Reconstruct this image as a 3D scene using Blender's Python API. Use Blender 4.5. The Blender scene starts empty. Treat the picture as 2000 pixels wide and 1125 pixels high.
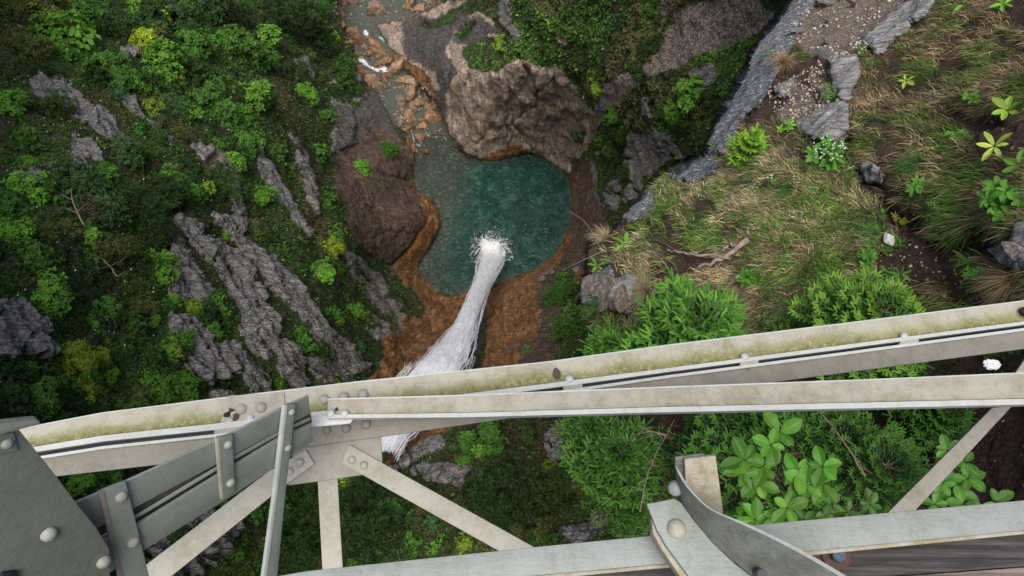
import bpy, math, random
import numpy as np
rng = np.random.default_rng(7); random.seed(7)
S = bpy.context.scene
COL = S.collection
PI = math.pi
# ------------------------------------------------------------------ camera frame
F_PX = 1351.0; PITCH = math.radians(64); H = 88.0
C0 = np.array([0., 0., H])
R_ = np.array([1., 0., 0.]); F_ = np.array([0., math.cos(PITCH), -math.sin(PITCH)]); U_ = np.array([0., math.sin(PITCH), math.cos(PITCH)])
def ray(px, py):
    px = np.asarray(px, float); py = np.asarray(py, float)
    return F_ + R_ * ((px - 1000.) / F_PX)[..., None] + U_ * ((562.5 - py) / F_PX)[..., None]
def at_d(px, py, d):
    return C0 + ray(px, py) * np.asarray(d, float)[..., None]
def at_z(px, py, z):
    r = ray(px, py); t = (np.asarray(z, float) - H) / np.minimum(r[..., 2], -.12)
    return C0 + r * t[..., None]
def d_of_z(px, py, z):
    return (np.asarray(z, float) - H) / np.minimum(ray(px, py)[..., 2], -.12)
# ------------------------------------------------------------------ noise
def _h(i, j, k, s):
    n = (i.astype(np.uint32) * np.uint32(374761393) + j.astype(np.uint32) * np.uint32(668265263)
         + k.astype(np.uint32) * np.uint32(2147483647) + np.uint32(s * 974711 % 4294967295))
    n = (n ^ (n >> np.uint32(13))) * np.uint32(1274126177)
    n = (n ^ (n >> np.uint32(16))) * np.uint32(2246822519)
    return ((n ^ (n >> np.uint32(15))) & np.uint32(0xffffff)).astype(np.float64) / 16777215.0
def vnoise(P, s=1):
    Pi = np.floor(P); f = P - Pi; f = f * f * f * (f * (f * 6 - 15) + 10); Pi = Pi.astype(np.int64)
    i, j, k = Pi[:, 0], Pi[:, 1], Pi[:, 2]; u, v, w = f[:, 0], f[:, 1], f[:, 2]
    def L(a, b, t): return a + (b - a) * t
    x00 = L(_h(i, j, k, s), _h(i + 1, j, k, s), u); x10 = L(_h(i, j + 1, k, s), _h(i + 1, j + 1, k, s), u)
    x01 = L(_h(i, j, k + 1, s), _h(i + 1, j, k + 1, s), u); x11 = L(_h(i, j + 1, k + 1, s), _h(i + 1, j + 1, k + 1, s), u)
    return L(L(x00, x10, v), L(x01, x11, v), w)          # 0..1
def fbm(P, s=1, o=4, g=.5, ridge=False):
    a = 1.; t = 0.; n = 0.; Q = P.copy()
    for q in range(o):
        v = vnoise(Q, s + q * 17)
        if ridge: v = 1 - np.abs(2 * v - 1)
        t = t + a * v; n += a; a *= g; Q = Q * 2.03 + 11.7
    return t / n
def sstep(a, b, x):
    t = np.clip((x - a) / (b - a), 0, 1); return t * t * (3 - 2 * t)
# ------------------------------------------------------------------ polygons in plan
def sdf(px, py, poly, closed=True):
    """distance to outline, negative inside"""
    p = np.array(poly, float); n = len(p); best = np.full(px.shape, 1e18); ins = np.zeros(px.shape, bool)
    for a in range(n if closed else n - 1):
        x0, y0 = p[a]; x1, y1 = p[(a + 1) % n]; dx, dy = x1 - x0, y1 - y0
        t = np.clip(((px - x0) * dx + (py - y0) * dy) / (dx * dx + dy * dy + 1e-9), 0, 1)
        best = np.minimum(best, (px - x0 - t * dx) ** 2 + (py - y0 - t * dy) ** 2)
        if closed:
            c = ((y0 > py) != (y1 > py)) & (px < (x1 - x0) * (py - y0) / (y1 - y0 + 1e-12) + x0); ins ^= c
    d = np.sqrt(best)
    return np.where(ins, -d, d) if closed else d
def bmask(px, py, poly, soft=5., warp=None, far=40, grow=0.):
    """soft inside mask, only worked out near the polygon"""
    p = np.array(poly, float); out = np.zeros(px.shape)
    m = (px > p[:, 0].min() - far) & (px < p[:, 0].max() + far) & (py > p[:, 1].min() - far) & (py < p[:, 1].max() + far)
    if not m.any(): return out
    out[m] = sstep(soft, -soft, sdf(px[m], py[m], poly) - grow); return out
# ------------------------------------------------------------------ traced outlines
POOL = [(870,250),(876,268),(886,285),(905,299),(940,312),(975,314),(1000,307),(1030,299),(1060,306),(1085,322),(1108,345),(1116,370),(1118,400),(1114,440),(1100,470),(1080,500),(1050,524),(1015,536),(975,552),(940,562),(915,566),(890,576),(865,573),(845,560),(825,540),(815,520),(830,500),(848,474),(862,442),(858,412),(845,390),(815,375),(806,350),(808,320),(812,290),(812,268)]
STREAM = [(668,-80),(662,0),(665,45),(675,65),(690,95),(685,110),(688,130),(706,150),(716,170),(735,182),(752,215),(762,240),(790,256),(805,275),(806,300),(880,290),(868,240),(853,200),(835,180),(808,150),(790,140),(768,110),(757,80),(745,60),(733,48),(760,42),(790,40),(830,22),(850,5),(870,-80)]
LEDGE = [(1560,-600),(1548,0),(1520,50),(1485,85),(1450,155),(1412,215),(1395,260),(1385,300),(1340,325),(1300,335),(1270,375),(1230,420),(1190,450),(1152,470),(1148,510),(1138,545),(1130,575),(1148,612),(1190,680),(1170,780),(1165,850),(1190,920),(1200,980),(1250,1060),(1270,1200),(1300,2200),(3400,2200),(3400,-600)]
GREY = [
[(328,458),(352,474),(371,521),(407,572),(391,585),(364,587),(340,568),(332,544),(344,525)],
[(344,423),(371,439),(407,462),(442,489),(481,517),(508,556),(520,591),(543,630),(545,677),(520,695),(504,689),(481,661),(469,634),(481,615),(465,591),(454,568),(430,548),(422,529),(391,497),(367,458)],
[(414,423),(469,435),(473,466),(520,497),(571,544),(598,591),(641,646),(684,685),(719,712),(688,732),(661,716),(626,661),(587,611),(547,575),(524,552),(520,532),(481,493),(450,466)],
[(336,618),(379,626),(385,654),(367,669),(340,650)],
[(367,677),(403,650),(395,685),(450,681),(477,704),(450,732),(415,744),(371,716)],
[(536,669),(555,665),(587,701),(606,744),(579,755),(547,724)],
[(481,708),(508,724),(520,763),(497,767),(477,732)],
[(610,697),(645,704),(673,732),(665,744),(630,748)],
[(689,530),(735,564),(788,617),(784,648),(765,617),(715,579)],
[(677,587),(727,614),(754,644),(761,678),(730,660),(700,620)],
[(-30,600),(31,599),(59,615),(80,634),(70,662),(39,685),(-30,710)],
[(51,669),(78,677),(98,689),(78,697),(55,693)],
[(67,149),(97,149),(142,183),(172,213),(209,239),(246,276),(231,284),(209,269),(168,239),(127,209),(82,194),(60,175)],
[(142,269),(179,291),(202,317),(172,329),(146,321)],
[(37,347),(75,332),(105,321),(90,343),(56,362),(30,364)],
[(224,172),(254,194),(299,239),(340,276),(329,282),(284,239),(239,194)],
[(377,287),(414,286),(411,306),(396,310)],
[(429,314),(455,347),(470,396),(463,425),(452,407),(448,370),(433,336)],
[(511,291),(534,321),(560,373),(579,414),(560,403),(523,373),(511,321)],
[(575,261),(597,299),(620,373),(623,414),(605,392),(586,329)],
[(650,161),(672,194),(689,220),(687,269),(679,295),(653,299),(646,261),(661,231),(646,194)],
[(793,885),(827,862),(864,866),(827,900),(766,915)],
[(812,927),(864,908),(921,915),(902,949),(864,942)],
[(1061,859),(1102,828),(1136,859),(1144,912),(1129,946),(1110,927),(1129,889),(1087,896)],
[(1102,1029),(1144,1017),(1174,1013),(1186,987),(1186,1025),(1144,1059),(1106,1051)],
[(300,1060),(400,1010),(470,1000),(450,1060),(380,1125),(300,1125)],
[(1040,545),(1090,520),(1120,500),(1130,540),(1075,560)],
]
RIBS = [  # further thin ribs and outcrops on the slopes
[(415,770),(450,772),(460,790),(420,795)],[(560,400),(590,430),(612,455),(600,460),(572,440)],[(690,120),(705,150),(712,185),(700,190),(690,160)],
[(990,0),(997,46),(1018,82),(1032,114),(1024,116),(1008,84),(988,50),(982,0)],
[(1175,180),(1190,170),(1186,215),(1165,240)],[(1232,254),(1268,254),(1308,270),(1340,302),(1300,310),(1272,338),(1240,390),(1200,406),(1184,390),(1220,330)],
[(1360,150),(1385,140),(1392,160),(1375,172)],[(1250,195),(1262,215),(1268,235),(1258,228),(1248,205)],
[(240,90),(270,100),(262,112),(240,104)],[(575,120),(600,118),(605,155),(580,160)],
[(570,560),(600,600),(640,640),(690,690),(700,710),(660,680),(610,630)],[(640,470),(680,500),(740,540),(800,600),(770,590),(700,540)],
[(1150,335),(1165,300),(1170,400),(1160,500),(1140,520)]]
BULGE = [(737,46),(762,92),(798,117),(840,153),(855,199),(869,228),(883,267),(915,299),(968,313),(1029,295),(1082,320),(1118,341),(1118,313),(1146,295),(1175,235),(1146,199),(1118,160),(1096,132),(1057,132),(1011,110),(975,142),(951,135),(911,135),(904,96),(940,75),(975,78),(961,36),(929,18),(880,60),(812,60),(869,28),(915,0),(876,0),(819,32),(783,44)]
DARKS = [[(783,46),(869,28),(883,71),(880,110),(890,150),(870,190),(851,142),(805,117),(780,78)],[(900,20),(940,30),(975,70),(940,80),(890,95),(880,70)],[(850,170),(870,175),(880,240),(900,290),(880,275),(862,220)],
 [(648,200),(690,215),(735,170),(752,230),(770,262),(720,250),(700,290),(650,300)],[(945,587),(979,564),(960,600),(949,625),(941,663),(926,717),(910,717),(926,675),(933,617)],
 [(758,520),(830,455),(842,470),(800,500),(790,530),(765,545)],[(751,900),(760,880),(800,850),(815,852),(790,880),(765,905)]]
BROWN = [[(670,388),(708,358),(773,358),(803,373),(826,407),(819,438),(803,465),(773,503),(754,514),(715,491),(677,449)],[(727,249),(770,262),(805,290),(812,330),(806,370),(770,352),(700,352),(655,400),(660,300)],
 [(1035,550),(1085,540),(1120,600),(1085,660),(1080,720),(1000,720),(1050,640)],[(1120,345),(1148,310),(1175,420),(1160,470),(1130,520),(1080,560),(1100,480),(1118,430)],[(1010,720),(1080,700),(1080,760),(1000,760)]]
ORANGE = [[(807,381),(834,384),(864,426),(857,449),(834,495),(815,518),(834,549),(864,577),(895,574),(918,562),(940,560),(903,620),(884,666),(849,700),(811,735),(788,752),(746,763),(700,760),(727,732),(750,694),(742,664),(760,655),(784,650),(788,617),(834,614),(819,587),(784,564),(765,525),(811,465),(822,426),(822,403)],
 [(975,550),(1040,530),(1067,510),(1100,470),(1113,438),(1120,457),(1090,518),(1052,541),(1044,579),(1060,614),(1050,656),(1030,690),(1000,730),(937,730),(945,675),(952,617),(949,587)],
 [(737,46),(762,92),(798,117),(840,153),(855,199),(843,205),(830,168),(790,133),(750,100),(730,55)],[(935,306),(968,315),(1029,299),(1012,276),(985,290)],[(800,847),(880,834),(864,862),(827,862),(789,885),(751,911),(745,905),(775,880)],
 [(1118,345),(1128,330),(1130,400),(1116,450)],[(733,48),(780,38),(850,0),(880,-20),(860,5),(790,45)],
 [(805,360),(825,385),(815,390),(795,370)],[(795,262),(812,275),(808,300),(800,330),(795,300)]]
SCREE_FAR = [[(1300,75),(1330,25),(1400,-10),(1490,-20),(1480,50),(1400,80),(1350,105),(1310,115)],[(1290,40),(1310,10),(1340,-10),(1300,-20)]]
SCREE = [[(1185,175),(1230,150),(1290,112),(1330,90),(1370,90),(1440,50),(1480,20),(1505,30),(1490,55),(1400,92),(1330,118),(1250,150),(1205,190),(1180,205)],
 [(1535,70),(1560,10),(1600,-20),(1780,-20),(1700,70),(1640,130),(1600,110)],[(1500,170),(1600,120),(1640,200),(1560,240),(1500,220)],[(380,290),(440,300),(430,330),(400,320)],[(1090,60),(1110,80),(1125,130),(1110,110)]]
SOIL = [[(1700,520),(1780,480),(1850,500),(1960,600),(1940,640),(1850,560)],[(1869,222),(2000,215),(2080,240),(2050,310),(1920,290)],[(1860,820),(2000,700),(2400,800),(2400,1000),(1900,1000)],[(1400,500),(1290,480),(1330,530),(1440,520)],[(1960,0),(2100,0),(2100,80),(1980,60)]]
BLUE = [[(1448,150),(1485,80),(1540,0),(1595,0),(1560,60),(1535,120),(1516,150),(1500,186),(1460,222),(1445,254),(1432,290),(1416,302),(1372,310),(1380,282),(1392,238),(1416,198)],
 [(1300,334),(1336,306),(1404,310),(1412,322),(1360,358),(1308,355)],[(1252,378),(1276,366),(1284,406),(1260,426),(1216,438),(1232,410)],[(1136,562),(1164,530),(1196,522),(1200,560),(1180,580),(1165,605),(1140,600)]]
PALE = [[(1567,240),(1602,204),(1647,204),(1660,262),(1647,271),(1607,262),(1580,258)],[(1624,129),(1669,115),(1678,133),(1651,191),(1629,147)],[(1700,71),(1749,27),(1784,0),(1815,0),(1811,18),(1749,62),(1718,96)],
 [(2000,450),(1936,490),(1950,510),(2040,520),(2080,460)],[(1196,560),(1228,550),(1224,600),(1200,600)],[(1690,325),(1712,330),(1716,355),(1700,352)],[(1520,165),(1545,160),(1540,180),(1525,182)]]
MOSSY = [[(911,98),(950,85),(975,100),(985,140),(940,140),(915,130)],[(975,85),(1030,75),(1090,80),(1150,100),(1140,150),(1100,130),(1050,120),(1000,118)],[(812,55),(880,30),(900,40),(840,62)],[(885,70),(930,25),(930,50),(900,85)],[(1120,265),(1150,255),(1140,285),(1125,285)],
 [(770,545),(800,570),(830,600),(800,605),(750,580)],[(640,545),(700,590),(740,650),(700,640),(650,600)],[(1060,545),(1110,520),(1150,610),(1110,620),(1070,590)]]
CREASES = [([(1011,110),(1050,170),(1044,205),(1000,235),(1040,290)],9,1.6),([(951,135),(965,200),(1000,265),(990,285)],8,1.0),([(911,135),(930,200),(950,250)],7,.6),([(1096,132),(1044,185)],7,1.0),([(1085,150),(1095,200),(1120,260),(1140,290)],7,.9),([(985,140),(1005,190)],6,.7),([(905,60),(880,120),(880,200),(900,260)],8,.8),
 ([(833,430),(800,480),(765,515)],8,1.6),([(826,404),(812,380)],6,.8),([(679,455),(720,500),(762,520)],7,1.2),([(750,660),(790,700),(785,730)],6,.9),([(735,640),(755,700)],6,.8),
 ([(650,300),(700,285),(690,215)],6,1.0),([(760,690),(850,620),(900,590)],7,.6),([(979,556),(958,600),(935,660),(915,720)],10,1.6),([(840,720),(860,660),(895,600)],5,.6),
 ([(770,850),(818,775),(855,729),(886,688),(908,645),(924,603),(940,562)],44,2.6),([(700,395),(740,420),(790,430)],6,.7),([(715,470),(760,450),(800,455)],6,.6),([(690,330),(740,340),(800,355)],7,.9),([(735,265),(760,310),(800,330)],6,.7),([(960,600),(1000,620),(1020,660)],6,.6),([(990,560),(1030,580),(1045,620)],6,.5),([(975,215),(960,250),(930,280)],6,.7),([(1060,190),(1075,240),(1090,290)],6,.8),([(915,150),(900,200),(915,250)],6,.7),([(1020,150),(1030,190)],5,.5)]
# ------------------------------------------------------------------ far heights (px, py, z)
FAR = [(740,40,-4),(700,0,-4.6),(690,100,-3),(730,150,-2),(790,200,-1),(760,-200,-6),(760,-600,-9),
 (783,50,-1.5),(870,30,9),(930,20,16),(820,100,2),(870,120,11),(910,140,16),(975,140,22),(890,200,8),(860,210,1.5),(930,250,8),(960,285,3),(1000,230,11),(1050,180,20),(1040,260,7),(1090,250,10),(1130,250,13),(1120,320,3),(1050,130,26),(1120,150,27),(1175,235,24),
 (1000,60,27),(1000,0,30),(1000,-200,38),(1150,60,36),(1150,-200,50),(1300,30,46),(1400,60,50),(1450,0,54),(1500,-200,64),(1200,170,35),(1250,220,36),(1350,180,46),(1420,180,49),(1250,300,28),(1300,350,33),(1350,270,42),(1200,400,19),(1160,330,13),(1150,480,13),(1130,400,6),(1125,350,4),(1200,500,24),(1250,600,30),
 (1110,520,9),(1060,550,8),(1000,600,13),(1050,640,22),(1090,650,27),(1130,620,27),(980,700,26),(1080,730,34),(1000,560,5),(940,590,5),(900,620,8),(935,640,13),(880,720,27),(900,670,18),(840,740,29),(800,790,33),(760,860,36),(700,900,40),(640,1000,42),(560,1200,44),
 (840,590,4),(800,565,6),(760,520,7),(790,620,13),(740,620,20),(760,690,25),(740,700,28),(800,700,22),(850,660,14),(700,720,33),(690,740,34),
 (750,430,13),(790,420,11),(825,400,5),(845,440,3),(800,510,4),(680,380,19),(700,360,17),(770,320,8),(800,340,2.5),(720,290,9),(660,300,16),(690,240,11),(735,205,4),(650,230,13),(700,150,3),(650,150,9),(680,110,2),(640,60,5),(640,0,4),(600,-200,8),
 (560,0,16),(500,60,24),(400,0,30),(560,150,22),(620,250,20),(600,350,27),(560,280,29),(450,200,35),(350,100,38),(200,0,40),(100,100,46),(0,0,45),(-200,-200,52),(0,300,56),(150,300,53),(300,300,47),(420,330,42),(450,400,42),(520,420,37),(620,430,30),(680,520,27),(600,520,35),(500,500,41),(400,480,47),(400,600,49),(500,640,46),(600,640,41),(660,660,36),(640,740,38),(540,740,46),(400,740,52),(250,600,55),(100,500,60),(0,600,63),(100,750,63),(-200,600,70),(-300,300,70),(-400,0,68),(-300,1000,72),(-200,1400,72),(0,900,65),(250,850,57),(400,900,53),(300,1100,58),(550,900,45),(480,1080,50),
 (820,880,38),(900,850,42),(1000,830,44),(900,950,46),(1000,950,48),(1080,900,47),(1130,880,48),(1150,1000,52),(1050,1080,52),(850,1050,49),(750,1000,45),(900,1250,52),(1200,1200,56),(700,1300,47),(1200,850,50),(1300,1000,58),(1300,600,34),(1400,400,45),(1500,600,50),(1600,300,60),(1700,0,64),(1900,-300,70),(2300,200,78),(2000,800,70),(2300,1300,76),(1200,700,42),(1000,-600,46),(300,-600,44),(1600,-600,72),(2300,-600,80),(-400,-600,70),(900,1700,54),(1600,1500,60)]
for q in POOL: FAR.append((q[0], q[1], .15))
NEAR = [(1560,-500,19),(1545,-100,16),(1545,0,15),(1480,100,14.5),(1420,220,14),(1385,300,13.5),(1300,350,13.5),(1215,430,13.5),(1150,460,13),(1148,520,12.5),(1130,570,12),(1150,620,11.5),(1300,550,11.3),(1300,430,12),(1450,300,12),(1450,400,11),(1500,500,10),(1600,400,10),(1620,250,11),(1640,120,12.5),(1750,20,13),(1800,150,11),(1850,0,12),(2000,0,10.5),(1900,250,9.2),(2000,220,8.5),(1800,400,9),(1950,400,7.6),(1700,480,9.3),(1850,520,8.2),(2000,520,7.2),(1700,700,9),(1400,700,10.5),(1200,700,11.5),(1900,700,8),(2000,900,7),(1700,900,8.5),(1450,900,9.5),(1250,850,11),(1200,950,11.5),(1300,1100,11),(1700,1150,8.5),(2300,400,5.5),(2300,1000,5),(2300,-200,9),(1800,-300,15),(1500,1500,10),(2900,500,4),(2900,-300,8),(2900,1500,4),(1500,2000,9),(1100,200,15),(1050,700,13),(1100,1200,12),(1250,-100,19)]
def rbf_fit(pts, c=35.):
    p = np.array(pts, float); X = p[:, :2]; n = len(X)
    D = np.sqrt(((X[:, None] - X[None]) ** 2).sum(-1) + c * c)
    A = np.zeros((n + 3, n + 3)); A[:n, :n] = D + np.eye(n) * 4.0 * -1; A[:n, n:] = np.c_[X / 1000, np.ones(n)]; A[n:, :n] = A[:n, n:].T
    w = np.linalg.solve(A, np.r_[p[:, 2], 0, 0, 0]); return X, w, c
def rbf_eval(m, px, py):
    X, w, c = m; o = w[-3] * px / 1000 + w[-2] * py / 1000 + w[-1]
    for a in range(len(X)): o = o + w[a] * np.sqrt((px - X[a, 0]) ** 2 + (py - X[a, 1]) ** 2 + c * c)
    return o
RB_F = rbf_fit(FAR); RB_N = rbf_fit(NEAR, 60.)
def stream_z(py):
    return np.interp(py, [-600, -80, 40, 60, 85, 110, 145, 235, 262, 280], [-9, -5.0, -4.3, -3.9, -3.4, -3.2, -2.2, -1.2, -.15, 0.])
# ------------------------------------------------------------------ terrain grid
gx = np.r_[np.arange(-700, -40, 22.), np.arange(-40, 2041, 2.4), np.arange(2045, 2900, 22.)]
gy = np.r_[np.arange(-420, -40, 18.), np.arange(-40, 1166, 2.4), np.arange(1170, 1900, 20.)]
PX, PY = np.meshgrid(gx, gy); SH = PX.shape; px = PX.ravel(); py = PY.ravel(); NV = px.size
# fractal warp so that outlines are natural
W3 = np.c_[px / 34., py / 34., np.zeros(NV)]
wx = (fbm(W3, 3, 4) - .5) * 26; wy = (fbm(W3, 91, 4) - .5) * 26
qx, qy = px + wx * .6, py + wy * .6
hx = (fbm(W3 * 5, 203, 3) - .5) * 9; hy = (fbm(W3 * 5, 291, 3) - .5) * 9
def many(polys, soft=4., kx=1., grow=0.):
    o = np.zeros(NV)
    for p in polys: o = np.maximum(o, bmask(px + wx * kx + hx, py + wy * kx + hy, p, soft, grow=grow))
    return o
m_near = sstep(4., -4., sdf(px + wx * .35, py + wy * .35, LEDGE))
far = 1 - m_near
g_rock = many(GREY + RIBS, 6., .8, 5.) * sstep(.34, .44, fbm(np.c_[(px * .79 - py * .61) / 9., (px * .61 + py * .79) / 30., np.zeros(NV)], 71, 4) + .10)
g_bulge = bmask(px + wx * .3 + hx, py + wy * .3 + hy, BULGE, 8)
g_orange = many(ORANGE, 9., .6); g_brown = many(BROWN, 13., .8, 3.); g_dark = many(DARKS, 15., 1.)
g_scree = np.maximum(many(SCREE, 7., .6, 4.), many(SCREE[:1], 7., .35, 9.)); g_scree = np.maximum(g_scree, many(SCREE_FAR, 9., 1.0, 3.) * far); g_soil = np.maximum(many(SOIL, 25., 1.5), m_near * sstep(.545, .62, fbm(np.c_[px / 60., py / 45., np.zeros(NV)], 505, 4)) * .95); g_blue = many(BLUE, 4., .5); g_pale = many(PALE, 6., .9, 7.); g_mossy = many(MOSSY, 5., .8)
d_pool = sdf(px + wx * .12, py + wy * .12, POOL); d_str = sdf(px + wx * .3, py + wy * .3, STREAM)
zf = rbf_eval(RB_F, px, py)
out = np.minimum(d_pool, d_str)
zs = np.where(py < 300, stream_z(py), 0.)
inner = np.where(d_pool < d_str, -np.clip(-d_pool * .12, 0, 3.0) - .25, zs - .12 - .25 * vnoise(np.c_[px / 7, py / 7, py * 0], 5))
zf = np.where(out < 0, inner, np.maximum(zf, zs + .12 + np.clip(out, 0, 60) * .035))
DF = d_of_z(px, py, zf); DN = rbf_eval(RB_N, px, py)
DN = np.clip(DN, 3.5, 40)
D = DF ** (1 - m_near) * DN ** m_near
# creases and ribs: pushed along the line of relief
for line, w, dep in CREASES:
    dd = sdf(px + wx * .3, py + wy * .3, line, False); D = D + far * dep * np.exp(-(dd / (w * .45)) ** 2)
HOLL = [([(1650,275),(1690,340),(1720,400),(1770,440),(1850,485),(1950,462)],24,.42),([(1185,612),(1240,632),(1310,650)],20,.5),([(1850,222),(1900,232),(1960,250)],14,.2),([(1560,150),(1600,190)],10,.12)]
hol = np.zeros(NV)
for line, w, dep in HOLL:
    e_ = np.exp(-(sdf(px + wx, py + wy, line, False) / w) ** 2); D = D + m_near * dep * e_; hol = np.maximum(hol, e_)
rock_relief = np.maximum(g_rock, 0) * (1 - g_mossy) * far
D = D - rock_relief * .6 - g_bulge * far * .6 * (1 - g_mossy)
D = D - m_near * (np.maximum(g_blue, g_pale) * .22)
V = at_d(px, py, D).reshape(SH + (3,))
def grid_normals(V):
    a = np.zeros_like(V); b = np.zeros_like(V)
    a[:, 1:-1] = V[:, 2:] - V[:, :-2]; a[:, 0] = V[:, 1] - V[:, 0]; a[:, -1] = V[:, -1] - V[:, -2]
    b[1:-1] = V[:-2] - V[2:]; b[0] = V[0] - V[1]; b[-1] = V[-2] - V[-1]
    n = np.cross(a, b); return n / (np.linalg.norm(n, axis=-1, keepdims=True) + 1e-12)
def blur(A, k):
    for _ in range(k):
        B = A.copy(); B[1:-1, 1:-1] = (A[1:-1, 1:-1] * 2 + A[:-2, 1:-1] + A[2:, 1:-1] + A[1:-1, :-2] + A[1:-1, 2:]) / 6; A = B
    return A
N0 = grid_normals(blur(V, 6)).reshape(-1, 3)
Vf = V.reshape(-1, 3)
rockall = np.clip(g_rock + g_bulge + g_brown + g_orange + g_dark + g_blue + g_pale, 0, 1) * (1 - g_mossy)
wet = (out < 0)
# strata: stretched ridged noise
A_ = math.radians(-50)
def rot_strat(P):
    x = P[:, 0] * math.cos(.7) + P[:, 1] * math.sin(.7); y = -P[:, 0] * math.sin(.7) + P[:, 1] * math.cos(.7)
    return np.c_[x * .5, y * 1.6, P[:, 2] * .7]
Pf = Vf
r1 = fbm(rot_strat(Pf) / 3.2, 21, 5, .55, True) - .6
r2 = fbm(Pf / .9, 31, 4, .6, True) - .55
v1 = fbm(Pf / 3.0, 41, 4, .5) - .5; v2 = fbm(Pf / .8, 43, 3, .6) - .5
rb = fbm(np.c_[Pf[:, 0] / 1.9, Pf[:, 1] / 3.5, Pf[:, 2] / 7.5], 81, 5, .55, True) - .6
r3 = fbm(Pf / .38, 37, 3, .65, True) - .55
slab = np.clip(g_rock * (px < 800), 0, 1); rl = fbm(np.c_[(px * .79 - py * .61 + wx * .5) / 10., (px * .61 + py * .79 + wy) / 85., np.zeros(NV)], 87, 4, .55, True) - .6
oro = np.clip(g_orange + g_brown, 0, 1)
rough = 1 - .80 * slab - .45 * np.clip(oro + g_bulge, 0, 1) * (1 - slab)
disp_f = rockall * (r3 * .22 * rough + rl * slab * 1.7 + oro * (r1 * .7) + (r1 * 1.15 * rough * (1 - g_bulge) + rb * 1.9 * g_bulge) + r2 * .5 * rough) + (1 - rockall) * (v1 * 1.6 + v2 * .8)
Pn = Vf * 6.0
n1 = fbm(rot_strat(Pn) / 3.2, 51, 5, .55, True) - .6; n2 = fbm(Pn / 3.0, 61, 5, .55) - .5
disp_n = rockall * n1 * .34 + (1 - rockall) * n2 * .28
calm = np.clip(1 - sstep(10, -2, out), .0, 1)
disp = disp_f * far * (.12 + .88 * calm) * np.where(wet, .25, 1) + disp_n * m_near
Vf = Vf + N0 * disp[:, None]
# keep the water's edge: nothing of the bed above the water inside the outlines
ins = wet & (far > .5)
Vf[ins, 2] = np.minimum(Vf[ins, 2], np.where(d_pool < d_str, -.1, zs + .02)[ins])
V = Vf.reshape(SH + (3,)); N1 = grid_normals(V).reshape(-1, 3)
DEPTH = ((Vf - C0) @ F_).reshape(SH)
def _idx(ax, v):
    i = np.clip(np.searchsorted(ax, v) - 1, 0, len(ax) - 2); return i, np.clip((v - ax[i]) / (ax[i + 1] - ax[i]), 0, 1)
def sample(A, x, y):
    x = np.atleast_1d(np.asarray(x, float)); y = np.atleast_1d(np.asarray(y, float))
    i, u = _idx(gx, x); j, v = _idx(gy, y)
    if A.ndim == 3: u = u[:, None]; v = v[:, None]
    return A[j, i] * (1 - u) * (1 - v) + A[j, i + 1] * u * (1 - v) + A[j + 1, i] * (1 - u) * v + A[j + 1, i + 1] * u * v
def ground(x, y): return sample(V, x, y)[0]
N1g = N1.reshape(SH + (3,))
def gnormal(x, y):
    n = sample(N1g, x, y)[0]; return n / np.linalg.norm(n)
veg = np.clip(1 - rockall * 1.15 - g_scree * 1.0 - g_soil * .78, 0, 1); veg = np.clip(veg - m_near * (many(SOIL, 22., 1.2) * .75 + hol * .8), 0, 1); veg = np.maximum(veg, g_mossy); veg[out < 2] = 0
VEG = veg.reshape(SH); NEARM = m_near.reshape(SH)
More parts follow.
